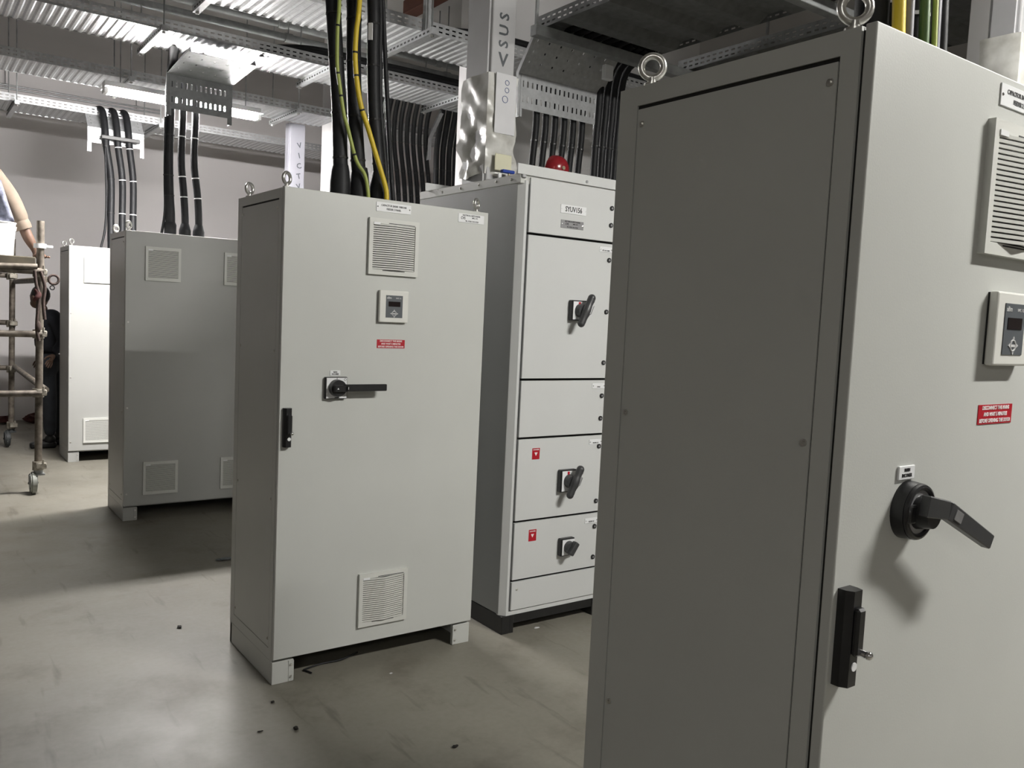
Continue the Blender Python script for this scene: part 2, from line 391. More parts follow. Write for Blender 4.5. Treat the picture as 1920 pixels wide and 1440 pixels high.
# ------------------------------------------------------------------ capacitor cabinets
def cabinet(label, x, y, wd, dp, kind, H=2.1, turn=0.55):
    t = thing('electrical_cabinet', label, 'cabinet', (x, y, 0), 0, 'grey steel electrical cabinets')
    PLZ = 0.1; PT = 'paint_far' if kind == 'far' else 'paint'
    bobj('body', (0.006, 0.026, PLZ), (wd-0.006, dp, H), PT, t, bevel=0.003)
    # left and right side faces: frame of four members, black seal and panel
    for s in (0, 1):
        xa, xb = (0.0, 0.006) if s == 0 else (wd-0.006, wd)
        bm = B()
        box(bm, (xa, 0.026, PLZ), (xb, 0.061, H-0.002)); box(bm, (xa, dp-0.053, PLZ), (xb, dp, H-0.002))
        box(bm, (xa, 0.061, H-0.041), (xb, dp-0.053, H-0.002)); box(bm, (xa, 0.061, PLZ), (xb, dp-0.053, 0.147))
        fr = obj('side_frame', bm, PT, t)
        ga = (0.004, 0.0065) if s == 0 else (wd-0.0065, wd-0.004)
        bobj('seal', (ga[0], 0.061, 0.147), (ga[1], dp-0.053, H-0.041), 'gasket', fr)
        pa = (0.0006, 0.0045) if s == 0 else (wd-0.0045, wd-0.0006)
        pn = bobj('side_panel', (pa[0], 0.0645, 0.150), (pa[1], dp-0.056, H-0.049), PT, t)
        if s == 0:
            for yy in (0.076, dp-0.07):
                for zz in (0.186, 0.795, 1.425, 2.02):
                    obj('screw', SCREW, 'zinc', pn, (0.0006, yy, zz), (0, 0, -PI/2))
    # plinth
    for s in (0, 1):
        xa, xb = (0.0, 0.018) if s == 0 else (wd-0.018, wd)
        bobj('plinth_side', (xa, 0.032, 0.0), (xb, dp-0.002, PLZ-0.0015), PT, t, bevel=0.001)
        for yy in (0.012, dp-0.03):
            xc, xd = (0.0, 0.095) if s == 0 else (wd-0.095, wd)
            pc = bobj('plinth_corner', (xc, yy, 0.0), (xd, yy+0.02, PLZ-0.002), PT, t, bevel=0.0015)
            if yy < 0.1:
                xs = xd-0.012 if s == 0 else xc+0.012
                fl = (xd-0.022, xd+0.001) if s == 0 else (xc-0.001, xc+0.022)
                bobj('flange', (fl[0], yy-0.0025, 0.004), (fl[1], yy+0.001, PLZ-0.006), PT, pc)
                for zz in (0.024, 0.076): obj('screw', SCREW, 'zinc', pc, (xs, yy-0.0022, zz))
    bobj('plinth_back', (0.02, dp-0.012, 0.0), (wd-0.02, dp-0.004, PLZ-0.004), 'plinth_black', t)
    for (ex, ey) in ((0.03, 0.06), (0.03, dp-0.06), (wd-0.03, 0.06), (wd-0.03, dp-0.06)):
        obj('eyebolt', EYE, 'zinc', t, (ex, ey, H), (0, 0, turn))
    # door
    seal = bobj('door_seal', (0.006, 0.019, 0.12), (wd-0.006, 0.027, H-0.008), 'gasket', t)
    d = bobj('door', (0.0, 0.0, 0.112), (wd, 0.020, H), PT, t, bevel=0.0025, seg=2)
    if kind in ('near', 'mid'):
        vent(d, 0.499, 1.893); vent(d, 0.506, 0.311)
        plate(d, 0.411, 0.582, 2.046, 2.086, [('CAPACITOR BANK 100KVAR', 0.0115, 0.68, 0), ('FEEDER 2 PANEL', 0.0115, 0.30, 0)], name='nameplate')
        plate(d, 0.832, 0.975, 2.042, 2.082, [('ELECTRICAL SWITCHGEAR', 0.0095, 0.83, 0), ('CVS', 0.0165, 0.5, -0.046), ('MFG. CO.', 0.009, 0.58, 0.02), ('TEL. 37220 / FAX 37228', 0.0085, 0.18, 0.003)], name='maker_plate', rivets=False)
        controller(d, 0.434, 0.577, 1.564, 1.705)
        p = bobj('warning_label', (0.436, -0.0012, 1.449), (0.575, 0, 1.487), 'red', d)
        for k, tx in enumerate(('DISCONNECT THE MAINS', 'AND WAIT 5 MINUTES', 'BEFORE OPENING THE DOOR')):
            text('lettering', tx, 0.0105, (0.5055, -0.0016, 1.4805-0.0125*k), 'ink_white', p, sx=0.9)
        door_lock(d, 0.031, 1.03, 1.193)
    if kind == 'mid':
        plate(d, 0.219, 0.266, 1.327, 1.349, [('MAIN', 0.0085, 0.70, 0), ('INCOMER', 0.0085, 0.30, 0)], name='switch_label', rivets=False)
        s = bobj('switch', (0.193, -0.018, 1.228), (0.293, 0, 1.322), 'black', d, bevel=0.002)
        bobj('switch_face', (0.197, -0.0195, 1.231), (0.290, -0.0175, 1.319), 'plate_white', s)
        bm = B(); torus(bm, (0.282, -0.0195, 1.311), 0.0048, 0.0008, 'Y', 14, 5); box(bm, (0.243, -0.0202, 1.312), (0.245, -0.0192, 1.319)); box(bm, (0.235, -0.0202, 1.232), (0.257, -0.0192, 1.236))
        obj('marking', bm, 'ink', s)
        bm = B(); cyl(bm, (0.243, -0.018, 1.276), (0.243, -0.046, 1.276), 0.037, 0.035, n=32)
        obj('hub', bm, 'black', s, smooth=40)
        bm = B(); box(bm, (0.215, -0.064, 1.262), (0.280, -0.040, 1.290), 0.004); box(bm, (0.262, -0.064, 1.264), (0.462, -0.046, 1.2935), 0.003)
        l = obj('lever', bm, 'black', s)
        bm = B(); prism(bm, [(0.227, 1.273), (0.235, 1.273), (0.231, 1.280)], 'Y', -0.0648, -0.0638); box(bm, (0.277, -0.0648, 1.272), (0.279, -0.0638, 1.283))
        obj('marking', bm, 'plate_white', l)
    if kind == 'near':
        plate(d, 0.166, 0.217, 1.362, 1.386, [('MAIN', 0.0085, 0.70, 0), ('INCOMER', 0.0085, 0.30, 0)], name='switch_label', rivets=False, th=0.004)
        cx, cz = 0.205, 1.307
        bm = B(); cyl(bm, (cx, 0, cz), (cx, -0.022, cz), 0.052, 0.050, n=40); torus(bm, (cx, -0.024, cz), 0.044, 0.006, 'Y', 36, 8)
        s = obj('switch', bm, 'black', d, smooth=40)
        bm = B(); cyl(bm, (cx, -0.018, cz), (cx, -0.025, cz), 0.039, n=32); obj('switch_face', bm, 'plate_metal', s, smooth=40)
        bm = B(); cyl(bm, (cx, -0.022, cz), (cx, -0.052, cz), 0.031, 0.024, n=24); box(bm, (cx-0.045, -0.034, cz-0.016), (cx+0.045, -0.022, cz+0.016), 0.003)
        obj('hub', bm, 'black', s, smooth=40)
        bm = B(); a = Vector((0.178, -0.046, 1.325)); c = Vector((0.238, -0.054, 1.314)); e = Vector((0.382, -0.064, 1.243))
        for p0, p1, h0, h1 in ((a, c, 0.019, 0.0165), (c, e, 0.0165, 0.0135)):
            dv = (p1-p0).normalized(); up = Vector((0, 0, 1)); up = (up-dv*up.dot(dv)).normalized(); sd = dv.cross(up)
            q0 = [p0+up*i*h0+sd*j*0.009 for i, j in ((1, 1), (1, -1), (-1, -1), (-1, 1))]; q1 = [p1+up*i*h1+sd*j*0.009 for i, j in ((1, 1), (1, -1), (-1, -1), (-1, 1))]
            v0 = [bm.verts.new(q) for q in q0]; v1 = [bm.verts.new(q) for q in q1]
            bm.faces.new(v0); bm.faces.new(v1[::-1])
            for i in range(4): bm.faces.new((v0[i], v1[i], v1[(i+1) % 4], v0[(i+1) % 4]))
        bmesh.ops.bevel(bm, geom=list(bm.edges), offset=0.002, segments=1, affect='EDGES')
        l = obj('lever', bm, 'handle_grey', s)
        dv = (e-c).normalized(); up = Vector((0, 0, 1)); up = (up-dv*up.dot(dv)).normalized(); sd = dv.cross(up)
        mx = Matrix((dv, -sd if sd.y > 0 else sd, up)).transposed().to_4x4()
        bm = B(); box(bm, (-0.012, -0.0012, -0.0095), (0.012, 0.0012, 0.0095), 0.0005)
        wn = obj('lever_window', bm, 'plate_metal', l); fn = sd if sd.y < 0 else -sd
        mx.translation = c + dv*0.028 + fn*0.0095; wn.matrix_local = mx
    if kind in ('far',):
        for xx in (0.252, 0.812):
            vent(d, xx, 1.875, False); vent(d, xx, 0.31, False)
        for xx in (0.02, wd-0.02):
            for zz in (0.2, 0.83, 1.45): obj('screw', SCREW, 'zinc', d, (xx, 0, zz))
    return t
cabinet('large grey cabinet nearest on the right with red label and black lever', -0.034, -2.596, 1.0, 0.58, 'near', turn=-0.75)
cabinet('grey capacitor bank cabinet in the middle with two louvred vents and black lever', 0.0, 0.0, 1.0, 0.58, 'mid')
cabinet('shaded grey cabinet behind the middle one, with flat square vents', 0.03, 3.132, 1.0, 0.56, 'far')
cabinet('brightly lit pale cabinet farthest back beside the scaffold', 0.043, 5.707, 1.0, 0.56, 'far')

# ------------------------------------------------------------------ switchboards
def switch_lever(parent, x, z, wd, hg, big=True):
    s = bobj('switch', (x-wd/2, -0.030, z-hg/2), (x+wd/2, 0, z+hg/2), 'black', parent, bevel=0.004)
    bobj('switch_face', (x-wd/2+0.008, -0.0318, z-hg/2+0.006), (x+wd/2-0.005, -0.0295, z+hg/2-0.006), 'plate_white', s)
    if big:
        bobj('marking', (x-0.012, -0.0326, z+hg/2-0.03), (x+0.002, -0.0315, z+hg/2-0.009), 'red', s)
        bm = B(); cyl(bm, (x, -0.030, z), (x, -0.062, z), 0.036, 0.031, n=24); obj('hub', bm, 'handle_grey', s, smooth=40)
        bm = B()
        p0 = Vector((x-0.022, -0.072, z-0.066)); p1 = Vector((x+0.036, -0.076, z+0.066))
        sweep(bm, [p0+(p1-p0)*k/10 for k in range(11)], [0.019, 0.020, 0.019, 0.021, 0.024, 0.025, 0.024, 0.021, 0.019, 0.021, 0.020], 12)
        sphere(bm, p0, 0.0195, 12); sphere(bm, p1, 0.021, 12)
        l = obj('lever', bm, 'handle_grey', s, smooth=60)
        bm = B(); q = (p1-p0).normalized(); a = p0.lerp(p1, 0.42); b = p0.lerp(p1, 0.74)
        sweep(bm, [a+Vector((0.013, -0.015, -0.004)), b+Vector((0.013, -0.015, -0.004))], 0.0085, 8)
        obj('lever_tag', bm, 'plate_metal', l, smooth=50)
    else:
        bm = B(); cyl(bm, (x+0.004, -0.030, z), (x+0.004, -0.058, z), 0.034, 0.031, n=20); obj('hub', bm, 'handle_grey', s, smooth=40)
        bm = B(); box(bm, (-0.016, -0.082, -0.038), (0.016, -0.05, 0.038), 0.007, 2)
        l = obj('lever', bm, 'handle_grey', s, (x+0.006, 0, z), (0, math.radians(35), 0))
        bobj('lever_tag', (0.0162, -0.076, -0.02), (0.0176, -0.06, 0.026), 'plate_metal', l)
    return s
DOORS = [(2.034, 2.300, 'name'), (1.309, 2.022, 'sw1'), (1.011, 1.297, ''), (0.583, 0.999, 'sw2'), (0.276, 0.571, 'sw3'), (0.118, 0.264, 'base')]
def switchboard(label, x, y, full=True, sections=2):
    t = thing('switchboard', label, 'switchboard', (x, y, 0), 0, 'white switchboards')
    wd = 0.03 + 0.64*sections; dp = 1.0; H = 2.312
    # black plinth
    bobj('plinth_side', (0.0, 0.0, 0.0), (0.05, dp, 0.094), 'plinth_black', t, bevel=0.002)
    bobj('plinth_side', (wd-0.05, 0.0, 0.0), (wd, dp, 0.094), 'plinth_black', t, bevel=0.002)
    for k in range(1, sections): bobj('plinth_foot', (0.015+0.64*k-0.05, 0.0, 0.0), (0.015+0.64*k+0.03, 0.09, 0.094), 'plinth_black', t, bevel=0.002)
    bobj('plinth_foot', (0.05, 0.0, 0.0), (0.075, 0.05, 0.094), 'plinth_black', t, bevel=0.002)
    bobj('plinth_rail', (0.05, 0.004, 0.048), (wd-0.05, 0.03, 0.094), 'plinth_black', t)
    bobj('plinth_back', (0.05, dp-0.03, 0.0), (wd-0.05, dp, 0.094), 'plinth_black', t)
    # body: recessed core, chamfered front posts, side skin
    bobj('body', (0.004, 0.03, 0.094), (wd-0.004, dp, H-0.012), 'paint', t, bevel=0.002)
    bm = B(); prism(bm, [(0.0, 0.034), (0.026, 0.004), (0.040, 0.004), (0.040, 0.05), (0.0, 0.05)], 'Z', 0.094, H-0.03); obj('post', bm, 'paint_white', t)
    bm = B(); prism(bm, [(wd, 0.034), (wd-0.026, 0.004), (wd-0.040, 0.004), (wd-0.040, 0.05), (wd, 0.05)], 'Z', 0.094, H-0.03); obj('post', bm, 'paint_white', t)
    bobj('bottom_rail', (0.026, 0.003, 0.094), (wd-0.026, 0.03, 0.113), 'paint_white', t)
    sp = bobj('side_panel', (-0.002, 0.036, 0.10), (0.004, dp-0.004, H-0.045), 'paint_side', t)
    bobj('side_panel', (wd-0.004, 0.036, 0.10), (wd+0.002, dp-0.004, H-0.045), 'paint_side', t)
    lip = bobj('top_lip', (-0.004, 0.01, H-0.045), (wd+0.004, dp, H), 'paint', t, bevel=0.003)
    for yy in (0.09, 0.22, 0.38, 0.56, 0.75): obj('screw', SCREW, 'zinc', lip, (-0.004, yy, H-0.02), (0, 0, -PI/2))
    ff = bobj('front_flange', (-0.03, -0.002, H-0.004), (wd+0.004, 0.008, H+0.046), 'paint_white', t, bevel=0.001)
    bobj('back_flange', (-0.02, dp-0.10, H-0.004), (wd, dp-0.09, H+0.042), 'paint_white', t, bevel=0.001)
    bm = B(); cyl(bm, (0.41, -0.001, H+0.012), (0.41, -0.0045, H+0.012), 0.008, n=12); obj('hole_plug', bm, 'plate_metal', ff)
    bm = B(); box(bm, (0.0, 0.0, H-0.02), (0.026, 0.02, H+0.002), 0.004); obj('corner_cap', bm, 'plate_metal', t)
    for k in range(sections):
        xo = 0.036 + 0.64*k
        bobj('door_recess', (xo, 0.024, 0.113), (xo+0.60, 0.031, H-0.006), 'gasket', t)
        bobj('hinge_strip', (xo+0.002, 0.010, 0.113), (xo+0.012, 0.026, H-0.008), 'plate_metal', t)
        for (z0, z1, kd) in DOORS:
            d = bobj('door', (xo+0.017, 0.0, z0), (xo+0.588, 0.016, z1), 'paint_white', t, bevel=0.0015)
            if not full or k > 0: continue
            if kd == 'name':
                xa, xb = 0.247, 0.416
                p = bobj('nameplate', (xa, -0.003, 2.150), (xb, 0, 2.193), 'plate_white', d, bevel=0.0006)
                text('lettering', 'SYUV156', 0.036, ((xa+xb)/2, -0.0034, 2.171), 'ink', p, sx=0.80)
                bm = B(); [sphere(bm, (q, -0.003, 2.171), 0.0016, 6) for q in (xa+0.005, xb-0.005)]; obj('rivet', bm, 'plate_metal', p)
                plate(d, 0.253, 0.403, 2.076, 2.117, [('ELECTRICAL SWITCHGEAR', 0.0098, 0.84, 0), ('CVS', 0.014, 0.52, -0.036), ('MFG. CO.', 0.009, 0.56, 0.02), ('TEL. 37220 / FAX 37228', 0.0085, 0.17, 0.0)], 'plate_metal', name='maker_plate')
                lk = (2.209, 2.120)
            elif kd == 'sw1':
                switch_lever(d, 0.385, 1.662, 0.108, 0.105); lk = (1.937, 1.663, 1.392); ll = (2.004, 'SPD INCOMER')
            elif kd == 'sw2':
                switch_lever(d, 0.370, 0.772, 0.108, 0.118); lk = (0.94, 0.64); ll = (0.979, 'FEEDER Q2')
                w_ = bobj('warning_sticker', (0.142, -0.001, 0.894), (0.190, 0, 0.952), 'red', d)
                bm = B(); prism(bm, [(0.156, 0.930), (0.176, 0.930), (0.166, 0.912)], 'Y', -0.0016, -0.0009); obj('marking', bm, 'ink_white', w_)
                text('lettering', 'DANGER', 0.0095, (0.166, -0.0014, 0.944), 'ink_white', w_)
            elif kd == 'sw3':
                switch_lever(d, 0.388, 0.416, 0.094, 0.094, False); lk = (0.50, 0.33); ll = (0.548, 'FEEDER Q3')
                w_ = bobj('warning_sticker', (0.145, -0.001, 0.468), (0.194, 0, 0.528), 'red', d)
                bm = B(); prism(bm, [(0.159, 0.505), (0.179, 0.505), (0.169, 0.487)], 'Y', -0.0016, -0.0009); obj('marking', bm, 'ink_white', w_)
                text('lettering', 'DANGER', 0.0095, (0.169, -0.0014, 0.519), 'ink_white', w_)
            elif kd == '':
                lk = (1.214, 1.092); ll = (1.281, 'SPARE')
            else:
                obj('screw', SCREW, 'zinc', d, (0.085, 0, 0.225)); continue
            for zz in lk:
                bm = B(); cyl(bm, (0, 0, 0), (0, -0.006, 0), 0.0125, n=18); lo = obj('door_lock', bm, 'black', d, (0.592, 0, zz), smooth=40)
                bm = B(); cyl(bm, (0, -0.005, 0), (0, -0.0075, 0), 0.006, n=12); obj('lock_core', bm, 'plate_metal', lo)
            if kd != 'name':
                plate(d, 0.522, 0.612, ll[0]-0.027, ll[0], [(ll[1], 0.0095, 0.30, 0)], name='circuit_label', th=0.003)
    return t
switchboard('white switchboard marked SYUV156 standing beside the middle cabinet', 1.19, 0.0)
switchboard('white switchboard hidden in the row behind the middle cabinet, under black cables', 1.22, 3.15, False)

# alarm bell on the switchboard
bl = thing('alarm_bell', 'red dome alarm bell on top of the white switchboard', 'bell', (1.60, 0.25, 2.312))
bm = B(); prof = [(0.0, -0.052), (0.012, -0.052), (0.03, -0.049), (0.052, -0.038), (0.066, -0.020), (0.0735, 0.004), (0.0745, 0.008), (0.070, 0.008)]
rings = []
for (r_, yy) in prof:
    rings.append([bm.verts.new((r_*math.cos(2*PI*j/28), yy, 0.105+r_*math.sin(2*PI*j/28))) for j in range(28)] if r_ > 0 else [bm.verts.new((0, yy, 0.105))])
for i in range(len(rings)-1):
    a, b_ = rings[i], rings[i+1]
    for j in range(28):
        if len(a) == 1: bm.faces.new((a[0], b_[(j+1) % 28], b_[j]))
        else: bm.faces.new((a[j], a[(j+1) % 28], b_[(j+1) % 28], b_[j]))
obj('dome', bm, 'red_bell', bl, smooth=50)
bm = B(); cyl(bm, (0, -0.050, 0.105), (0, -0.058, 0.105), 0.011, n=6); obj('nut', bm, 'brass', bl)
bm = B(); cyl(bm, (0, 0.005, 0.105), (0, 0.045, 0.105), 0.05, n=20); box(bm, (-0.03, 0.02, 0.0), (0.03, 0.045, 0.07), 0.004); obj('base', bm, 'red_bell', bl, smooth=40)

# ------------------------------------------------------------------ wrapped bus ducts
def busduct(label, x0, x1, y0, y1, z0, z1, wrap_to, texts=(), ends=True, group='plastic wrapped bus ducts', m='duct'):
    t = thing('busduct_riser', label, 'bus duct', ((x0+x1)/2, (y0+y1)/2, z0), 0, group)
    hx, hy, L = (x1-x0)/2, (y1-y0)/2, z1-z0
    bm = B(); box(bm, (-hx, -hy, 0.0), (hx, hy, L), 0.008, 2); box(bm, (-hx-0.012, -hy+0.02, 0.0), (-hx, hy-0.02, L)); 
    obj('casing', bm, m, t)
    # crumpled plastic sleeve
    if wrap_to > 0:
        bm = B(); n = 40; rings = []
        nz = 34
        rs = random.Random(int(x0*100)+3)
        ph = [rs.uniform(0, 6.28) for _ in range(8)]
        for i in range(nz+1):
            zz = 0.07 + (wrap_to-0.07)*i/nz; ring = []
            fall = 1.0 - i/nz
            for j in range(n):
                a = 2*PI*j/n
                ca, sa = math.cos(a), math.sin(a)
                k = min((hx+0.016)/max(abs(ca), 1e-3), (hy+0.012)/max(abs(sa), 1e-3)); k = min(k, math.hypot(hx+0.012, hy+0.010))
                cr = 0.012*math.sin(11*zz+2.2*a+ph[0])+0.010*math.sin(23*zz-3*a+ph[1])+0.008*math.sin(41*zz+5*a+ph[2])+0.005*rs.uniform(-1, 1)
                pinch = -0.02*math.exp(-((zz-0.17)/0.06)**2)*(0.5+0.5*math.cos(a-ph[3]))
                k += (0.35+0.9*fall**1.2)*cr*0.8 + pinch + 0.008
                ring.append(bm.verts.new((k*ca, k*sa, zz+0.012*math.sin(3*a+ph[4])*fall)))
            rings.append(ring)
        for i in range(nz):
            for j in range(n): bm.faces.new((rings[i][j], rings[i][(j+1) % n], rings[i+1][(j+1) % n], rings[i+1][j]))
        obj('plastic_wrap', bm, 'wrap', t, smooth=35)
    for (tx, sz, zz, rz, mm) in texts:
        text('lettering', tx, sz, (0.0, -hy-0.016 if zz < wrap_to else -hy-0.001, zz), mm, t, rot=(PI/2, rz, 0))
    return t
d1 = busduct('plastic wrapped bus duct rising from the white switchboard', 1.345, 1.50, 0.55, 0.80, 2.312, ZC-0.002, 0.62,
        [('S U S', 0.085, 0.86, -PI/2, 'ctrl_grey'), ('V', 0.10, 0.70, 0, 'ctrl_grey')], m='duct')
# white label sleeve, tape, valve of the first duct
bobj('label_sleeve', (-0.062, -0.160, 0.30), (0.073, -0.156, 0.62), 'duct_white', d1)
bm = B()
for zz in (0.575, 0.535): torus(bm, (0.01, -0.161, zz), 0.013, 0.0018, 'Y', 14, 5)
torus(bm, (0.0, -0.161, 0.485), 0.018, 0.0018, 'Y', 14, 5)
obj('lettering', bm, 'ink_blue', d1)
bobj('tape_band', (-0.05, -0.164, 0.10), (0.062, -0.157, 0.19), 'cream', d1, bevel=0.003)
vv = thing('drain_valve', 'blue handled valve standing beside the wrapped bus duct', 'valve', (1.44, 0.47, 2.312))
bm = B(); cyl(bm, (0, 0, 0), (0, 0, 0.055), 0.016, n=14); cyl(bm, (-0.035, 0, 0.045), (0.03, 0, 0.045), 0.012, n=12); cyl(bm, (0, 0, 0.055), (0, 0, 0.085), 0.007, n=8)
obj('valve_body', bm, 'brass', vv, smooth=40)
bm = B(); box(bm, (-0.05, -0.015, 0.082), (0.03, 0.015, 0.100), 0.005, 2); obj('valve_handle', bm, 'blue', vv)
for xx in (-0.075, 0.032): bobj('bracket', (xx, -0.012, 0.0), (xx+0.018, -0.004, 0.075), 'plate_white', vv)
busduct('plastic wrapped bus duct behind the nearest cabinet at upper right', 2.70, 2.90, -1.56, -1.42, 0.0, ZC-0.002, 2.95, m='duct_grey')
d3 = busduct('pale bus duct with vertical lettering far behind the middle cabinet', 2.0, 2.165, 5.2, 5.32, 0.0, 3.5, 0.0, m='duct_far')
for k, ch in enumerate('VICTV4'):
    text('lettering', ch, 0.075, (0.02, -0.0615, 3.28-0.105*k), 'ctrl_grey', d3, rot=(PI/2, -0.25, 0))

# ------------------------------------------------------------------ cable trays
def slotted(bm, u0, u1, v0, v1, pt, pitch=0.05, sl=0.028, rows=(0.3, 0.68), sh=0.13, phase=0.0):
    """sheet in (u,v); slots along u in rows; pt maps (u,v)->xyz"""
    H = v1-v0; edges = [v0]
    for r in rows: edges += [v0+H*(r-sh/2), v0+H*(r+sh/2)]
    edges.append(v1)
    def q(a, b, c, d):
        bm.faces.new([bm.verts.new(pt(*p)) for p in ((a, c), (b, c), (b, d), (a, d))])
    for i in range(len(edges)-1):
        if i % 2 == 0: q(u0, u1, edges[i], edges[i+1])
        else:
            u = u0 + 0.012; last = u0
            while u + sl < u1:
                q(last, u, edges[i], edges[i+1]); last = u+sl; u += pitch
            q(last, u1, edges[i], edges[i+1])
def tray(label, axis, u0, u1, v0, v1, z, rail=0.075, slots=True, rib=0.056, m='galv', group='galvanised cable trays'):
    t = thing('cable_tray', label, 'cable tray', ((u0+u1)/2 if axis == 'X' else (v0+v1)/2, (v0+v1)/2 if axis == 'X' else (u0+u1)/2, z), 0, group)
    hu, hv = (u1-u0)/2, (v1-v0)/2
    def P(u, v, zz): return (u, v, zz) if axis == 'X' else (v, u, zz)
    bm = B(); n = int(2*hu/rib); prev = None
    for i in range(n):
        a = -hu + 2*hu*i/n; s = 2*hu/n
        for (uu, zz) in ((a, 0.0), (a+0.3*s, 0.0), (a+0.5*s, rib*0.13), (a+0.8*s, rib*0.13), (a+s, 0.0)):
            cur = (bm.verts.new(P(uu, -hv, zz)), bm.verts.new(P(uu, hv, zz)))
            if prev: bm.faces.new((prev[0], cur[0], cur[1], prev[1]))
            prev = cur
    obj('pan', bm, m, t, solid=0.0015)
    for s in (-1, 1):
        bm = B()
        slotted(bm, -hu, hu, 0.0, rail, lambda u, v, s=s: P(u, s*hv, v), rows=(0.3, 0.68) if slots else ())
        # rolled top edge
        vs = [bm.verts.new(P(a, s*(hv-b_), c_)) for a in (-hu, hu) for b_, c_ in ((0.0, rail), (0.016, rail))]
        bm.faces.new((vs[0], vs[1], vs[3], vs[2]))
        obj('side_rail', bm, m, t, solid=0.002)
    return t
TZ = 3.45
tray('ribbed cable tray crossing above the shaded cabinet, lit white by the lamp', 'X', -4.0, 3.9, 2.86, 3.36, TZ)
tray('ribbed cable tray crossing just beyond the glaring lamp', 'X', -4.0, 3.6, 4.44, 4.95, TZ)
tray('ribbed cable tray running low along the far cabinets, nearest the back wall', 'X', -4.0, 3.6, 6.2, 6.75, TZ)
tray('ribbed cable tray overhead between the middle and shaded cabinets', 'X', -4.0, 4.4, 1.50, 1.97, 3.40)
tray('dark cable tray overhead above the switchboard, running towards the camera', 'Y', -1.15, 0.74, 1.78, 2.62, 3.30, m='galv_tray_shade', rib=0.3)
tray('dark cable tray overhead at upper right edge', 'Y', -1.15, 0.74, 2.98, 3.7, 3.30, m='galv_tray_shade', rib=0.3)
tray('cable tray directly above the middle cabinet, beyond the picture top', 'X', -4.0, 0.95, 0.10, 0.62, 3.52)
tray('cable tray above the nearest cabinet row, beyond the picture top', 'X', -0.5, 1.7, -2.52, -2.05, 3.52)

# strut brackets below the trays and threaded rods
def strut(x, ya, yb, z, label, rods=True, drop=0.0):
    t = thing('strut_bracket', label, 'bracket', (x, (ya+yb)/2, z), 0, 'channel brackets under the trays')
    h = (yb-ya)/2
    bm = B(); box(bm, (-0.0205, -h, -0.041), (0.0205, h, -0.001))
    c = obj('channel', bm, 'galv', t)
    bm = B(); k = -h+0.03
    while k < h-0.03:
        box(bm, (-0.0209, k, -0.028), (-0.0203, k+0.028, -0.016)); k += 0.05
    obj('slot', bm, 'gasket', c, kind='stuff')
    for s in (-1, 1):
        bm = B(); cyl(bm, (0, s*(h-0.03), -0.055), (0, s*(h-0.03), ZC-z-0.001), 0.0055, n=8); ro = obj('threaded_rod', bm, 'galv_dull', t)
        bm = B(); cyl(bm, (0, s*(h-0.03), -0.054), (0, s*(h-0.03), -0.041), 0.012, n=6); obj('nut', bm, 'zinc', ro)
    return t
for (x, nm) in ((-2.2, 'far left'), (-1.0, 'left'), (0.18, 'beside the lamp glare'), (1.40, 'left of the black middle cables'), (2.57, 'right of the black middle cables')):
    strut(x, 2.74, 3.47, TZ, 'channel bracket under the lit tray, ' + nm)
for (x, nm) in ((-1.0, 'left edge'), (0.3, 'above the far cabinet cables'), (1.75, 'above the lettered duct')):
    strut(x, 4.32, 5.07, TZ, 'channel bracket under the tray beyond the lamp, ' + nm)
for (x, nm) in ((-0.35, 'left edge'), (0.95, 'right of the far cables')):
    strut(x, 6.08, 6.88, TZ, 'channel bracket under the wall side tray, ' + nm)
for (x, nm) in ((0.2, 'at the picture top'), (1.46, 'with a pale hanger post')):
    strut(x, 1.38, 2.08, 3.40, 'channel bracket under the tray behind the middle cabinet, ' + nm)
hp = bobj('hanger_post', (1.44, 1.46, 3.40), (1.48, 1.498, ZC-0.001), 'galv'); tag(hp, 'pale vertical channel post holding the tray at the picture top', 'post')
# beam under the front end of dark tray
for yy, nm in ((0.66, 'above the cable drop of the switchboard'), (-0.65, 'near the picture top')):
    tb = bobj('strut_beam', (1.70, yy-0.03, 3.235), (3.8, yy+0.03, 3.297), 'galv_dull', bevel=0.003); tag(tb, 'dark channel beam carrying the dark trays, ' + nm, 'beam', 'beams under the dark trays')
    for k, xx in enumerate((1.72, 3.78)):
        rd = bobj('hanger_rod', (xx-0.008, yy-0.008, 3.24), (xx+0.008, yy+0.008, ZC-0.001), 'galv_dull'); tag(rd, 'thin rod holding the %s end of the beam %s' % (('left', 'right')[k], nm), 'rod', 'rods of the dark beams')

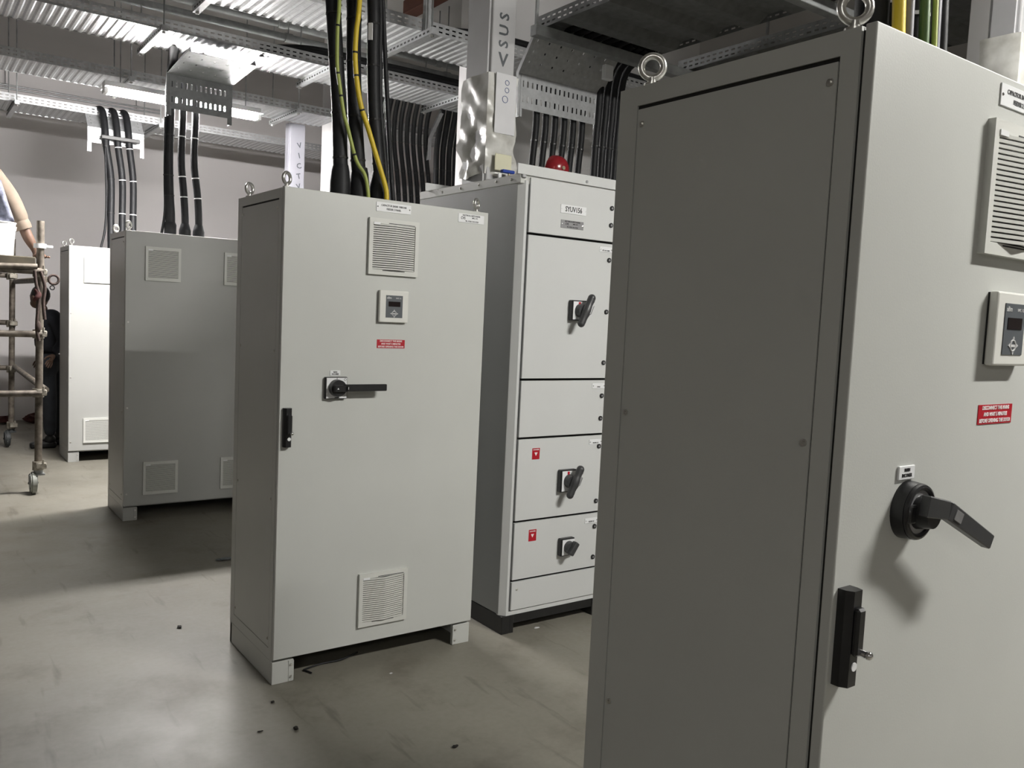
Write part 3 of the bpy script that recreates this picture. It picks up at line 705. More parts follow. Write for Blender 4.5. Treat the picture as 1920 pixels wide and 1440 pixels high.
# cable drop bends (perforated sloped plate, vertical plate, side cheeks)
def dropout(label, x0, x1, ya, za, yb, zb, zc, m='galv', cheek_drop=0.05, slots=True, plates=True):
    t = thing('cable_drop_bend', label, 'cable tray', ((x0+x1)/2, ya, zc), 0, 'cable drop bends')
    h = (x1-x0)/2; L = math.hypot(yb-ya, zb-za)
    if plates:
      bm = B(); slotted(bm, -h, h, 0, 1, lambda u, v: (u, (yb-ya)*v, (za-zc)+(zb-za)*v), pitch=0.09, sl=0.012, rows=(0.2, 0.45, 0.7), sh=0.05)
      obj('sloped_plate', bm, m, t, solid=0.002)
      bm = B(); slotted(bm, -h, h, 0, 1, lambda u, v: (u, yb-ya, (zb-zc)*v), pitch=0.036, sl=0.013, rows=(0.28, 0.72) if slots else (), sh=0.17)
      obj('drop_plate', bm, m, t, solid=0.002)
    for s in (-1, 1):
        bm = B()
        cw = 0.05
        pts = [(0.0, za-zc), (yb-ya, zb-zc), (yb-ya, -cheek_drop)]
        out = [(p[0]-0.0, p[1]) for p in pts]; 
        inn = [(cw*0.5, za-zc+cw*0.8), (yb-ya+cw, zb-zc+0.02), (yb-ya+cw, -cheek_drop)]
        poly = out + inn[::-1]
        prism(bm, poly, 'X', s*h-0.0015, s*h+0.0015)
        # outward flange strip
        for a, b_ in ((0, 1), (1, 2)):
            p, q = out[a], out[b_]
            vs = [bm.verts.new((s*h+dx, y_, z_)) for (y_, z_) in (p, q) for dx in (-0.018, 0.018)]
            bm.faces.new((vs[0], vs[1], vs[3], vs[2]))
        obj('cheek', bm, m, t)
    return t
dropout('perforated drop bend over the switchboard cables', 1.80, 2.44, 0.74, 3.30, 0.90, 3.09, 2.885)
dropout('perforated drop bend in front of the glaring lamp', 0.385, 0.84, 2.87, 3.345, 3.455, 3.315, 3.06, m='galv_bend_shade')
dropout('white lit drop bend holding the far cabinet cables', 0.27, 0.76, 6.2, TZ, 6.06, 3.30, 3.15, cheek_drop=0.09, slots=False)
dropout('drop bend at the thick black cable group behind the middle cabinet', 2.16, 2.72, 3.38, TZ-0.03, 3.58, 3.22, 3.08, plates=False)
bx = bobj('sticker_box', (2.30, 0.70, 3.12), (2.37, 0.735, 3.21), 'plate_white', bevel=0.004); tag(bx, 'small white box beside the switchboard drop bend', 'box')

# ------------------------------------------------------------------ cables
ORD = ('leftmost', 'second from left', 'third from left', 'fourth from left', 'fifth from left', 'sixth from left', 'seventh from left', 'rightmost')
def nth(i, n): return 'rightmost' if i == n-1 else ORD[i]
def cable(label, pts, r, m='rubber', gland=None, ties=(), marks=(), group=None, extra=None, k=6, name='power_cable', tie_m='tie'):
    base = Vector(pts[0]); t = thing(name, label, 'cable', base, 0, group)
    P = smooth_path([Vector(p)-base for p in pts], k)
    bm = B(); sweep(bm, P, r, 12); obj('sheath', bm, m, t, smooth=60)
    if gland:
        gr, gh = gland
        bm = B(); sweep(bm, [(0, 0, 0), (0, 0, gh*0.62), (0, 0, gh*0.95), (0, 0, gh*1.15)], [gr, gr, r*1.25, r*1.05], 14); obj('gland', bm, 'rubber', t, smooth=50)
    n = len(P)-1
    for s in ties:
        i = min(int(s*n), n-1); a = P[i]; b_ = P[i+1]; d = (b_-a).normalized()
        bm = B(); sweep(bm, [a, a+d*0.008], r*1.08, 12); obj('tie', bm, tie_m, t)
    for s in marks:
        i = min(int(s*n), n-1); a = P[i]; b_ = P[min(i+2, n)]; d = (b_-a).normalized()
        bm = B(); box(bm, (-r*0.35, -r*1.12, 0.0), (r*0.35, -r*0.9, 0.075)); o = obj('marker', bm, 'tag', t, a)
        o.rotation_euler = d.to_track_quat('Z', 'Y').to_euler()
    if extra:
        for (off, rr_, mm) in extra:
            bm = B(); sweep(bm, [p+Vector(off) for p in P], rr_, 8); obj('strand', bm, mm, t, smooth=60)
    return t
# middle cabinet: three thick black cables up to the tray, two earth wires
G = 'black cables of the middle cabinet'
for i, (xs, lb) in enumerate((((0.374, 0.371, 0.356, 0.333, 0.310), 'left'), ((0.470, 0.459, 0.435, 0.421, 0.414), 'centre'), ((0.571, 0.566, 0.534, 0.520, 0.512), 'right'))):
    cable('thick black cable rising from the middle cabinet, %s of three' % lb,
          [(xs[0], 0.30, 2.1), (xs[0], 0.30, 2.21), (xs[1], 0.30, 2.30), (xs[2], 0.30, 2.54), (xs[3], 0.30, 2.78), (xs[4], 0.30, 3.02), (xs[4]-0.02, 0.34, 3.45), (xs[4]-0.06, 0.36, 3.545)], 0.0335 if i < 2 else 0.029,
          gland=(0.047, 0.15), ties=(0.3, 0.42, 0.55, 0.68), marks=((0.62,) if i == 2 else ()), group=G,
          extra=[((0.028, -0.012, 0), 0.012, 'rubber')] if i == 2 else None)
cable('green and yellow earth wire crossing the middle cabinet cables', [(0.488, 0.235, 2.1), (0.484, 0.235, 2.157), (0.465, 0.235, 2.232), (0.42, 0.235, 2.293), (0.374, 0.235, 2.428), (0.352, 0.235, 2.49), (0.326, 0.238, 2.63), (0.316, 0.24, 2.70), (0.313, 0.24, 2.84), (0.32, 0.245, 2.99), (0.33, 0.28, 3.46), (0.30, 0.34, 3.545)], 0.0085, 'green_yellow', ties=(0.3, 0.5, 0.58, 0.75), marks=(0.54,), group='earth wires', name='earth_wire')
cable('yellow earth wire crossing the right middle cabinet cable', [(0.574, 0.225, 2.1), (0.570, 0.225, 2.18), (0.513, 0.225, 2.329), (0.469, 0.225, 2.442), (0.425, 0.225, 2.553), (0.399, 0.23, 2.713), (0.399, 0.232, 2.85), (0.412, 0.235, 3.0), (0.43, 0.27, 3.46), (0.40, 0.34, 3.545)], 0.0115, 'yellow', ties=(0.42, 0.52, 0.6, 0.78), group='earth wires', name='earth_wire')
cable('thin black wire beside the middle cabinet cables', [(0.665, 0.32, 2.1), (0.64, 0.32, 2.3), (0.605, 0.31, 2.6), (0.56, 0.31, 3.1), (0.55, 0.34, 3.53)], 0.011, group=G)
# shaded cabinet
G = 'black cables of the shaded cabinet'
for i, (xb, xt, lb) in enumerate(((0.418, 0.408, 'left'), (0.527, 0.503, 'centre'), (0.630, 0.598, 'right'))):
    cable('black cable rising from the shaded cabinet, %s of three' % lb,
          [(xb, 3.50, 2.1), (xb, 3.50, 2.25), (xb-0.012, 3.505, 2.45), (xt-0.008, 3.51, 2.7), (xt, 3.515, 3.03), (xt, 3.52, 3.2), (xt, 3.46, 3.40), (xt-0.05, 3.2, 3.485)], 0.036 if i == 0 else 0.028,
          gland=(0.044, 0.10), ties=(0.27, 0.38, 0.52), group=G, tie_m='tie' if i == 0 else 'tag')
cable('thin black wire at the left cable of the shaded cabinet', [(0.352, 3.50, 2.1), (0.378, 3.50, 2.30), (0.374, 3.50, 2.55), (0.372, 3.50, 3.0)], 0.010, group=G)
# far lit cabinet
G = 'black cables of the far lit cabinet'
for i, (xb, xt, lb) in enumerate(((0.455, 0.415, 'left'), (0.560, 0.525, 'centre'), (0.662, 0.632, 'right'))):
    cable('black cable rising from the far lit cabinet, %s of three' % lb,
          [(xb, 5.95, 2.1), (xb, 5.97, 2.4), (xb+0.004, 6.0, 2.8), (xt, 6.01, 3.12), (xt-0.01, 6.03, 3.3), (xt-0.02, 6.16, 3.50), (xt-0.06, 6.45, 3.52)], 0.033,
          ties=(0.2, 0.35, 0.5), group=G, tie_m='tie' if i == 0 else 'tag')
cable('thin black wire curving from the far lit cabinet', [(0.36, 5.95, 2.1), (0.40, 5.96, 2.3), (0.415, 5.98, 2.6), (0.40, 5.98, 3.1)], 0.011, group=G)
cl = bobj('cable_clamp', (0.36, 5.955, 3.185), (0.72, 5.985, 3.225), 'black', bevel=0.006); tag(cl, 'black clamp bar across the far lit cabinet cables', 'clamp')
# switchboard cables
G = 'black cables of the white switchboard'
for i in range(6):
    x = 1.955 + 0.075*i
    cable('black cable with white marker dropping into the white switchboard, %s' % nth(i, 6),
          [(x-0.01, 0.95, 2.312), (x-0.006, 0.95, 2.55), (x+0.012, 0.95, 2.8), (x+0.02, 0.95, 3.05), (x+0.02, 0.84, 3.30), (x+0.02, 0.55, 3.335)], 0.022,
          ties=(0.2, 0.36), marks=(0.42,), group=G)
for i in range(4):
    x = 2.42 + 0.06*i
    cable('unmarked black cable over the right end of the switchboard, %s' % nth(i, 4),
          [(x, 0.90, 2.312), (x, 0.90, 2.6), (x+0.012, 0.90, 2.9), (x+0.02, 0.86, 3.25), (x+0.02, 0.6, 3.335)], 0.024, ties=(0.4,), group=G)
# thick cable group in the row behind
G = 'thick black cable group behind the middle cabinet'
for i in range(8):
    x = 2.26 + 0.066*i
    cable('black cable in the row curving down behind the middle cabinet, %s' % nth(i, 8),
          [(x+0.055, 3.62, 2.312), (x+0.055, 3.63, 2.6), (x+0.04, 3.65, 2.85), (x-0.01, 3.64, 3.15), (x-0.05, 3.56, 3.36), (x-0.10, 3.40, 3.52), (x-0.28, 3.12, 3.52), (x-0.75, 3.08+0.02*i, 3.50)], 0.021,
          ties=(0.2, 0.33, 0.45), group=G)
for i in range(4):
    x = 2.9 + 0.07*i
    cable('black cable hanging close to the white partition edge, %s' % nth(i, 4),
          [(x+0.02, 3.75, 2.0), (x, 3.75, 2.9), (x-0.03, 3.7, 3.2), (x-0.10, 3.5, 3.5), (x-0.3, 3.2, 3.51)], 0.026, ties=(0.3,), group=G)
# nearest cabinet cables
G = 'cables on top of the nearest cabinet'
for (x, y, r, m, nm, dx) in ((0.455, -2.35, 0.0135, 'yellow', 'yellow cable', -0.06), (0.50, -2.34, 0.011, 'grey_cable', 'thin grey cable', -0.03), (0.553, -2.35, 0.011, 'green', 'dark green earth cable', -0.05),
                          (0.578, -2.36, 0.006, 'green_yellow', 'lime earth cable', -0.05), (0.610, -2.34, 0.011, 'grey_cable', 'grey cable', -0.03), (0.645, -2.34, 0.013, 'rubber', 'black cable', -0.05)):
    cable(nm + ' rising from the top of the nearest cabinet', [(x, y, 2.1), (x+dx*0.4, y, 2.3), (x+dx, y, 2.7), (x+dx, y, 3.3), (x+dx-0.05, y+0.02, 3.53)], r, m, group=G)
for (x, y, i) in ((0.46, -2.27, 1), (0.56, -2.26, 2), (0.66, -2.25, 3)):
    cable('thick black cable behind the coloured wires of the nearest cabinet, %s' % ('left', 'middle', 'right')[i-1], [(x, y, 2.1), (x, y, 2.3), (x-0.02, y, 2.7), (x-0.02, y, 3.3), (x-0.05, y+0.02, 3.53)], 0.036, gland=(0.055, 0.16), ties=(0.3, 0.36), tie_m='tag', group=G)
# cables lying in trays
cable('black cables sagging along the near rail of the lit tray', [(0.9, 2.92, 3.475), (1.3, 2.91, 3.55), (1.8, 2.93, 3.56), (2.4, 2.95, 3.57), (3.2, 2.95, 3.56), (3.8, 2.95, 3.5)], 0.025, group='cables lying in trays', extra=[((0, 0.03, 0.03), 0.022, 'rubber'), ((0, 0.05, -0.01), 0.025, 'rubber')])
cable('black cable run lying in the tray behind the middle cabinet', [(1.5, 1.55, 3.43), (2.0, 1.55, 3.50), (2.8, 1.56, 3.51), (4.3, 1.56, 3.48)], 0.03, group='cables lying in trays')

# pipes under the ceiling
def pipe(label, a, b, r, m='galv_dull', group='pipes under the ceiling'):
    t = thing('pipe', label, 'pipe', a, 0, group)
    d = Vector(b)-Vector(a)
    bm = B(); cyl(bm, (0, 0, 0), d, r, n=14); obj('barrel', bm, m, t, smooth=40)
    L = d.length; dn = d.normalized(); k = 0.8
    while k < L:
        p = dn*k
        bm = B(); cyl(bm, p-dn*0.03, p+dn*0.03, r*1.25, n=14); c = obj('clamp', bm, m, t, smooth=40)
        bm = B(); cyl(bm, p, (p.x, p.y, ZC-a[2]-0.001), 0.005, n=6); obj('hanger', bm, m, c)
        k += 1.5
    return t
pipe('lower grey ceiling pipe behind the lit tray', (-4, 3.46, 3.78), (4.0, 3.46, 3.78), 0.03)
pipe('upper grey ceiling pipe behind the lit tray', (-4, 3.62, 3.93), (4.0, 3.62, 3.93), 0.03)
pipe('thin upper conduit high on the back wall', (-4, 8.93, 4.145), (1.6, 8.93, 4.165), 0.012, 'galv', 'wall conduits')
pipe('thin lower conduit high on the back wall', (-4, 8.93, 4.105), (1.6, 8.93, 4.125), 0.012, 'galv', 'wall conduits')
tp = bobj('timber_strip', (2.42, 3.05, 4.28), (2.55, 3.63, 4.398), 'timber', bevel=0.004); tag(tp, 'reddish brown timber strip under the ceiling at the picture top', 'timber')

# ------------------------------------------------------------------ scaffold
sf = thing('scaffold_tower', 'rusty tube scaffold tower on castors at the left edge', 'scaffold', (-0.37, 4.36, 0))
def stube(a, b, r=0.026, name='tube', parent=sf):
    bm = B(); cyl(bm, a, b, r, n=14); return obj(name, bm, 'rust_tube', parent, smooth=40)
XW = -1.35
for (px, py, top) in ((0, 0, 2.20), (0.04, 2.5, 2.18), (XW, 0, 2.2), (XW, 2.5, 2.2)):
    po = stube((px, py, 0.16), (px+0.015, py, top), 0.028, 'post')
    for zc in (1.79, 1.30, 0.825, 0.23):
        bm = B(); cyl(bm, (px, py, zc-0.035), (px, py, zc+0.035), 0.042, n=14); box(bm, (px-0.02, py-0.065, zc-0.02), (px+0.055, py-0.03, zc+0.03), 0.006)
        cyl(bm, (px+0.03, py-0.06, zc+0.02), (px+0.03, py-0.06, zc+0.055), 0.008, n=8)
        obj('coupler', bm, 'coupler', po, smooth=40)
    # castor
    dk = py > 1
    cs = None
    bm = B(); box(bm, (px-0.045, py-0.045, 0.155), (px+0.045, py+0.045, 0.167), 0.002); cyl(bm, (px, py, 0.165), (px, py, 0.2), 0.033, n=14)
    for s in (-1, 1):
        box(bm, (px-0.035+s*0.028-0.003, py-0.03, 0.08), (px-0.035+s*0.028+0.003, py+0.03, 0.158), 0.002)
    cyl(bm, (px-0.072, py, 0.09), (px+0.002, py, 0.09), 0.009, n=8)
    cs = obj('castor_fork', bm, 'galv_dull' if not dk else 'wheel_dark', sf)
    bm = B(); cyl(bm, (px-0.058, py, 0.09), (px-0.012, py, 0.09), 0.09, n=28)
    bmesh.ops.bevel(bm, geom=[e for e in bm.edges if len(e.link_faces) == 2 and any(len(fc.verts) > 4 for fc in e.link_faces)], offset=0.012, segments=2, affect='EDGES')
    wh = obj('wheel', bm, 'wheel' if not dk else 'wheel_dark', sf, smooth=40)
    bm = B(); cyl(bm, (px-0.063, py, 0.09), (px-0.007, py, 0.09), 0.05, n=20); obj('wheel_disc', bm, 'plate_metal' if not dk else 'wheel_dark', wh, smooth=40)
bm = B(); cyl(bm, (0.01, 0, 1.985), (0.01, 0, 2.02), 0.046, n=14); box(bm, (0.03, -0.02, 1.99), (0.10, 0.0, 2.01), 0.004); obj('coupler', bm, 'plate_white', sf, smooth=40)
for zt in (0.825, 1.30): stube((0.02, -0.045, zt), (XW-0.02, -0.045, zt), name='ledger'); stube((0.02, 2.545, zt+0.01), (XW-0.02, 2.545, zt+0.01), name='ledger')
stube((0.05, -0.02, 0.85), (0.07, 2.52, 0.85), name='transom'); stube((XW-0.04, -0.02, 0.85), (XW-0.04, 2.52, 0.85), name='transom')
stube((0.06, 0.06, 1.74), (0.08, 2.5, 1.74), name='transom'); stube((XW-0.04, 0, 1.74), (XW-0.04, 2.5, 1.74), name='transom')
stube((0.03, -0.05, 1.80), (XW-0.03, -0.05, 1.80), name='ledger'); stube((0.03, 2.55, 1.80), (XW-0.03, 2.55, 1.80), name='ledger')
for k in range(5):
    x1 = -0.03 - 0.265*k
    bm = B(); box(bm, (x1-0.255, -0.10+0.012*(k % 2), 1.845 if k else 1.83), (x1, 2.62, 1.908+0.004*(k % 2)), 0.006); obj('plank', bm, 'plank', sf)
stube((-0.02, -0.10, 1.835), (-0.9, -0.10, 1.80), 0.022, 'board_bearer')
# rope, cloth, tape loop
rp = thing('rope', 'frayed brown rope hanging from the scaffold corner', 'rope', (-0.40, 4.24, 1.80))
bm = B(); sweep(bm, smooth_path([(-0.01, 0, 0), (0.0, 0.0, -0.1), (0.02, 0, -0.2), (0.01, 0, -0.33), (0.005, 0, -0.46), (0.02, 0, -0.55)], 6), 0.012, 8); obj('strand', bm, 'rope', rp, smooth=50)
bm = B(); sweep(bm, smooth_path([(0.03, 0, 0), (0.06, 0.0, -0.12), (0.05, 0, -0.25), (0.06, 0, -0.38)], 6), 0.013, 8); obj('strand', bm, 'rope', rp, smooth=50)
bm = B(); sphere(bm, (0.005, 0, -0.19), 0.03, 14, (0.8, 0.7, 1.7)); [setattr(v, 'co', v.co + Vector((0.012*math.sin(60*v.co.z), 0.006*math.cos(75*v.co.z), 0))) for v in bm.verts]; obj('rag', bm, 'red_cloth', rp, smooth=60)
bm = B(); sphere(bm, (0.015, 0, -0.44), 0.022, 8, (1, 0.8, 2.2)); obj('knot', bm, 'rope', rp, smooth=60)
lp = thing('tape_loop', 'dark loop of strap hooked on the scaffold post', 'strap', (-0.30, 4.30, 1.74))
bm = B(); torus(bm, (0.03, 0, 0.0), 0.036, 0.010, 'Y', 20, 8); obj('loop', bm, 'rope', lp, smooth=50)
bm = B(); torus(bm, (0.02, 0, -0.065), 0.016, 0.004, 'Y', 14, 6); obj('ring', bm, 'black', lp, smooth=50)
# white bucket on the platform
bk = thing('bucket', 'bright white bucket standing on the scaffold platform', 'bucket', (-0.645, 4.46, 1.909))
bm = B(); cyl(bm, (0, 0, 0), (0, 0, 0.26), 0.112, 0.128, n=28); obj('pail', bm, 'bucket', bk, smooth=40)
bm = B(); torus(bm, (0, 0, 0.258), 0.128, 0.006, 'Z', 28, 6); obj('rim', bm, 'bucket', bk, smooth=50)
bm = B(); sweep(bm, [(0.13*math.cos(a), -0.02-0.11*math.sin(a)*0.3, 0.23-0.10*math.sin(a)) for a in [PI*i/12 for i in range(13)]], 0.003, 6); obj('handle', bm, 'galv_dull', bk, smooth=50)

# ------------------------------------------------------------------ people
def skin_mesh(verts, edges, rads, root=0, sub=2):
    me = bpy.data.meshes.new('skel'); me.from_pydata([Vector(v) for v in verts], edges, [])
    o = bpy.data.objects.new('skel', me); COL.objects.link(o)
    md = o.modifiers.new('s', 'SKIN'); md.use_smooth_shade = True
    for i, r in enumerate(rads):
        sv = me.skin_vertices[0].data[i]; rx = r if isinstance(r, tuple) else (r, r); sv.radius = rx; sv.use_root = (i == root)
    sb = o.modifiers.new('b', 'SUBSURF'); sb.levels = sub; sb.render_levels = sub
    dg = bpy.context.evaluated_depsgraph_get()
    out = bpy.data.meshes.new_from_object(o.evaluated_get(dg))
    bpy.data.objects.remove(o); bpy.data.meshes.remove(me)
    for p in out.polygons: p.use_smooth = True
    return out
def head(parent, c, face, mskin='skin'):
    """c: head centre local; face: direction angle about Z"""
    R3 = Matrix.Translation(c) @ Matrix.Rotation(face, 4, 'Z')
    bm = B(); sphere(bm, (0, 0, 0), 0.1, 20, (0.78, 0.95, 1.15)); sphere(bm, (0, -0.035, -0.06), 0.07, 16, (0.85, 0.9, 0.8))
    sphere(bm, (0, -0.098, -0.01), 0.018, 10, (0.8, 0.9, 1.5))
    for s in (-1, 1): sphere(bm, (s*0.08, 0.005, -0.005), 0.022, 8, (0.4, 0.8, 1.3))
    bmesh.ops.transform(bm, matrix=R3, verts=bm.verts); hd = obj('head', bm, mskin, parent, smooth=80)
    bm = B()
    for s in (-1, 1): sphere(bm, (s*0.03, -0.085, 0.015), 0.011, 8)
    bmesh.ops.transform(bm, matrix=R3, verts=bm.verts); obj('eye', bm, 'eye', hd, smooth=80)
    bm = B(); sphere(bm, (0, -0.094, -0.06), 0.02, 8, (1.1, 0.35, 0.3)); bmesh.ops.transform(bm, matrix=R3, verts=bm.verts); obj('mouth', bm, 'red_cloth', hd, smooth=80)
    bm = B(); sphere(bm, (0, 0.018, 0.03), 0.104, 18, (0.82, 0.92, 1.0))
    bmesh.ops.transform(bm, matrix=R3, verts=bm.verts); obj('hair', bm, 'hair', hd, smooth=80)
def hand(parent, wrist, direc, side, mskin='skin'):
    wrist = Vector(wrist); d = Vector(direc).normalized(); a = Vector((0, -1, 0)) if abs(d.y) < .8 else Vector((1, 0, 0))
    sd = d.cross(a).normalized(); nn = sd.cross(d)
    V = [wrist, wrist+d*0.045, wrist+d*0.085]; E_ = [(0, 1), (1, 2)]; Rd = [(0.022, 0.018), (0.034, 0.016), (0.036, 0.014)]
    for k, ln in zip((-1.5, -0.5, 0.5, 1.5), (0.06, 0.072, 0.068, 0.052)):
        b0 = len(V); V += [wrist+d*0.092+sd*0.0165*k, wrist+d*(0.092+ln*0.5)+sd*0.018*k+nn*0.006, wrist+d*(0.092+ln)+sd*0.018*k+nn*0.022]
        E_ += [(2, b0), (b0, b0+1), (b0+1, b0+2)]; Rd += [0.009, 0.0085, 0.007]
    b0 = len(V); V += [wrist+d*0.04+sd*side*0.035, wrist+d*0.075+sd*side*0.055+nn*0.01, wrist+d*0.10+sd*side*0.058+nn*0.02]
    E_ += [(1, b0), (b0, b0+1), (b0+1, b0+2)]; Rd += [0.012, 0.0095, 0.008]
    obj('hand', skin_mesh(V, E_, Rd, 0, 1), mskin, parent)
# person standing on the platform, barefoot, leaning to the left
p1 = thing('person', 'person standing barefoot on the scaffold platform in rolled beige trousers', 'person', (-0.34, 4.52, 1.909))
hipL, hipR = (-0.50, 0.02, 0.83), (-0.55, 0.24, 0.83)
V = [(-0.53, 0.13, 0.90), hipL, (-0.22, 0.0, 0.47), (-0.125, 0.0, 0.25), hipR, (-0.50, 0.26, 0.45), (-0.52, 0.27, 0.22), (-0.62, 0.13, 1.0)]
E_ = [(0, 1), (1, 2), (2, 3), (0, 4), (4, 5), (5, 6), (0, 7)]
obj('trousers', skin_mesh(V, E_, [(0.14, 0.12), 0.10, 0.082, 0.072, 0.10, 0.078, 0.068, (0.15, 0.12)], 0), 'trousers', p1)
bm = B(); sweep(bm, [(-0.145, 0, 0.285), (-0.13, 0, 0.25), (-0.118, 0, 0.222)], [0.066, 0.070, 0.066], 16); obj('trouser_cuff', bm, 'trousers', p1, smooth=60)
V = [(-0.125, 0, 0.26), (-0.085, 0, 0.16), (-0.03, 0.0, 0.055), (-0.02, -0.005, 0.028), (0.03, -0.06, 0.018), (-0.52, 0.27, 0.24), (-0.53, 0.27, 0.06), (-0.52, 0.26, 0.03), (-0.47, 0.17, 0.018)]
obj('foot', skin_mesh(V[:5], [(0, 1), (1, 2), (2, 3), (3, 4)], [0.042, 0.045, 0.030, 0.034, (0.042, 0.018)], 2), 'skin', p1)
obj('foot', skin_mesh(V[5:], [(0, 1), (1, 2), (2, 3)], [0.045, 0.030, 0.034, (0.042, 0.018)], 1), 'skin', p1)
bm = B()
for k in range(5): sphere(bm, (0.035-0.014*k+0.016, -0.098-0.008*(2-abs(k-1)), 0.012), 0.011-0.001*k, 8, (0.9, 1.3, 0.9))
obj('toe', bm, 'skin', p1, smooth=70)
V = [(-0.60, 0.12, 0.92), (-0.72, 0.12, 1.12), (-0.86, 0.11, 1.28), (-0.93, 0.1, 1.34), (-0.90, -0.09, 1.27), (-0.98, -0.16, 1.02), (-0.90, 0.30, 1.27), (-1.0, 0.36, 1.02)]
obj('shirt', skin_mesh(V, [(0, 1), (1, 2), (2, 3), (2, 4), (4, 5), (2, 6), (6, 7)], [(0.15, 0.12), (0.16, 0.12), (0.17, 0.12), 0.06, 0.075, 0.06, 0.075, 0.06], 0), 'shirt', p1)
# hanging shirt tail
bm = B(); g = []
for i in range(9):
    row = []
    for j in range(9):
        u, v = i/8, j/8
        row.append(bm.verts.new((-0.285-0.34*u*0.7+0.09*v-0.03*u*v, -0.10-0.02*math.sin(9*u+2*v)-0.02*v, 0.63-0.36*v+0.05*(1-u)*(v-1))))
    g.append(row)
for i in range(8):
    for j in range(8): bm.faces.new((g[i][j], g[i+1][j], g[i+1][j+1], g[i][j+1]))
obj('shirt_tail', bm, 'shirt', p1, smooth=60, solid=0.012)
V = [(-0.98, -0.16, 1.04), (-1.02, -0.2, 0.86), (-1.05, -0.2, 0.78), (-1.0, 0.36, 1.04), (-1.05, 0.38, 0.86), (-1.07, 0.38, 0.78)]
obj('forearm', skin_mesh(V[:3], [(0, 1), (1, 2)], [0.045, 0.035, 0.026], 0), 'skin', p1); obj('forearm', skin_mesh(V[3:], [(0, 1), (1, 2)], [0.045, 0.035, 0.026], 0), 'skin', p1)
hand(p1, (-1.05, -0.2, 0.78), (-0.2, 0, -1), 1); hand(p1, (-1.07, 0.38, 0.78), (-0.2, 0, -1), -1)
obj('neck', skin_mesh([(-0.93, 0.1, 1.33), (-1.0, 0.1, 1.42)], [(0, 1)], [0.055, 0.05], 0), 'skin', p1)
head(p1, Vector((-1.05, 0.1, 1.50)), -PI/2)
# person standing behind the scaffold in dark clothes
p2 = thing('person', 'person in dark clothes standing behind the scaffold beside the far lit cabinet', 'person', (0.02, 6.74, 0.0))
V = [(0.0, 0, 0.93), (-0.05, -0.09, 0.86), (-0.02, -0.11, 0.50), (-0.01, -0.07, 0.12), (0.06, 0.09, 0.86), (0.09, 0.11, 0.50), (0.10, 0.13, 0.12), (0.0, 0, 1.02)]
obj('trousers', skin_mesh(V, [(0, 1), (1, 2), (2, 3), (0, 4), (4, 5), (5, 6), (0, 7)], [(0.13, 0.13), 0.095, 0.075, 0.06, 0.095, 0.075, 0.06, (0.13, 0.14)], 0), 'dark_jean', p2)
V = [(0, 0, 0.98), (-0.01, 0, 1.2), (-0.03, 0, 1.38), (-0.06, 0, 1.46), (0.02, -0.17, 1.38), (0.09, -0.22, 1.14), (0.0, -0.28, 1.02), (0.02, 0.17, 1.38), (0.06, 0.24, 1.12), (-0.05, 0.27, 0.98)]
obj('jacket', skin_mesh(V, [(0, 1), (1, 2), (2, 3), (2, 4), (4, 5), (5, 6), (2, 7), (7, 8), (8, 9)], [(0.14, 0.16), (0.14, 0.17), (0.12, 0.15), 0.062, 0.075, 0.058, 0.045, 0.075, 0.058, 0.045], 0), 'navy', p2)
hand(p2, (0.0, -0.29, 1.01), (-0.5, -0.2, -0.9), 1); hand(p2, (-0.05, 0.275, 0.97), (-0.4, 0.1, -0.9), -1)
obj('neck', skin_mesh([(-0.05, 0, 1.43), (-0.12, 0, 1.53)], [(0, 1)], [0.055, 0.052], 0), 'skin', p2)
head(p2, Vector((-0.105, 0, 1.585)), -2.5)
for (x, y) in ((-0.03, -0.07), (0.08, 0.13)):
    bm = B(); box(bm, (x-0.17, y-0.045, 0), (x+0.08, y+0.045, 0.07), 0.025, 3); sphere(bm, (x+0.02, y, 0.09), 0.055, 12); obj('shoe', bm, 'shoe', p2, smooth=60)

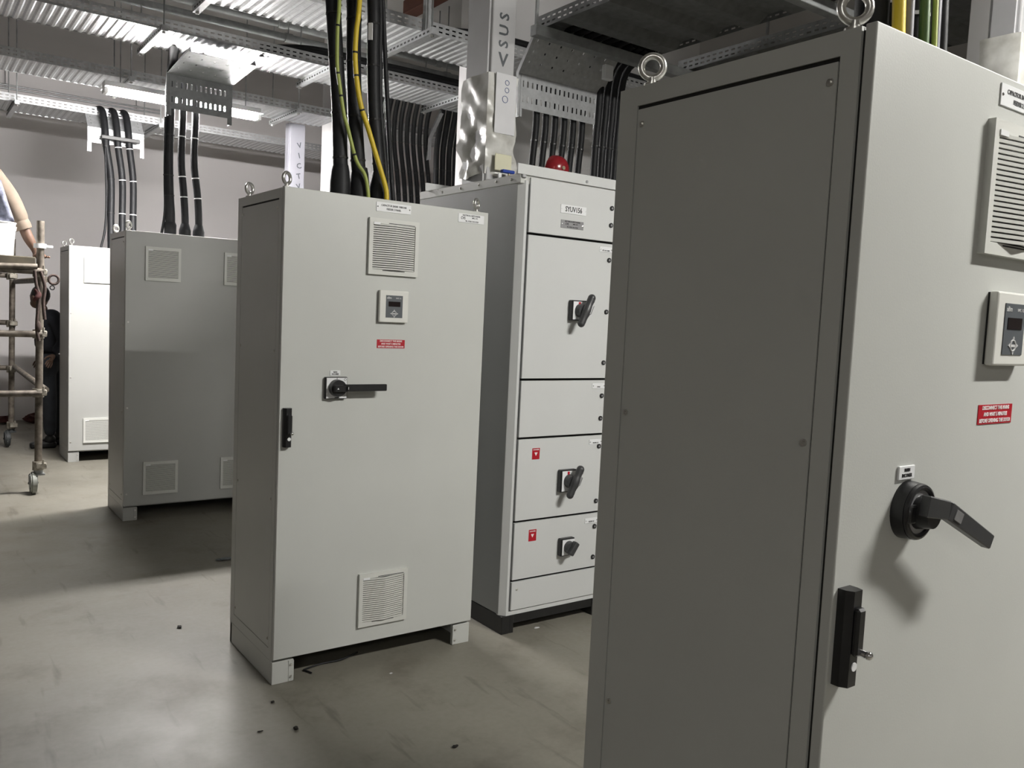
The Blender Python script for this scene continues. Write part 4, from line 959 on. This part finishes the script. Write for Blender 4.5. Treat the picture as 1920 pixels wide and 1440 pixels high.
# ------------------------------------------------------------------ small floor clutter
def clump(label, x, y, r, m, cat='debris', seed=1, sc=(1, 1, 0.6), name='floor_debris'):
    rs = random.Random(seed); bm = B()
    vs = bmesh.ops.create_icosphere(bm, subdivisions=2, radius=r)['verts']
    for v in vs: v.co *= rs.uniform(0.6, 1.25); v.co.x *= sc[0]; v.co.y *= sc[1]; v.co.z *= sc[2]
    mz = min(v.co.z for v in bm.verts)
    for v in bm.verts: v.co.z -= mz
    o = obj(name, bm, m, None, (x, y, 0)); return tag(o, label, cat, 'small debris on the floor')
clump('black crumb on the floor in front of the middle cabinet, left one', -0.058, -0.406, 0.011, 'dirt', seed=2)
clump('black crumb on the floor in front of the middle cabinet, right one', 0.396, -0.83, 0.009, 'dirt', seed=3, sc=(1.4, 0.8, 0.6))
clump('small brown crumb nearest the front foot of the middle cabinet', -0.053, -0.145, 0.008, 'dirt', seed=4)
clump('thin brown sliver left of the left black crumb', -0.178, -0.353, 0.006, 'dirt', seed=5, sc=(2, .5, .5))
clump('white paper chip on the floor below the white switchboard', 1.409, -0.011, 0.012, 'chip', seed=6, sc=(1.4, .8, .25))
clump('white paint fleck on the floor in front of the middle cabinet', 0.494, -0.133, 0.007, 'chip', seed=7, sc=(1.3, 1, .3))
clump('dark rag on the floor left behind the middle cabinet', 0.374, 1.886, 0.035, 'ctrl_grey', seed=8, sc=(1.5, .8, .2))
clump('brown grit cluster left of the middle cabinet', -0.16, 0.86, 0.012, 'dirt', seed=9, sc=(1, 1.4, .4))
rc = clump('crumpled dark red cloth lying at the foot of the back wall', 0.10, 8.70, 0.13, 'red_cloth', 'cloth', 10, (1.2, 0.9, 0.45), 'crumpled_cloth')
rc = clump('dark red cloth at the back wall beside the left picture edge', -0.25, 8.72, 0.10, 'red_cloth', 'cloth', 11, (1.2, 0.9, 0.5), 'crumpled_cloth')
wr = cable('bent black wire lying under the front of the middle cabinet', [(0.46, 0.14, 0.008), (0.36, 0.10, 0.008), (0.264, 0.105, 0.006), (0.19, 0.088, 0.006), (0.172, 0.080, 0.006), (0.180, 0.06, 0.006), (0.189, 0.035, 0.006)], 0.004, name='wire_offcut', k=4)
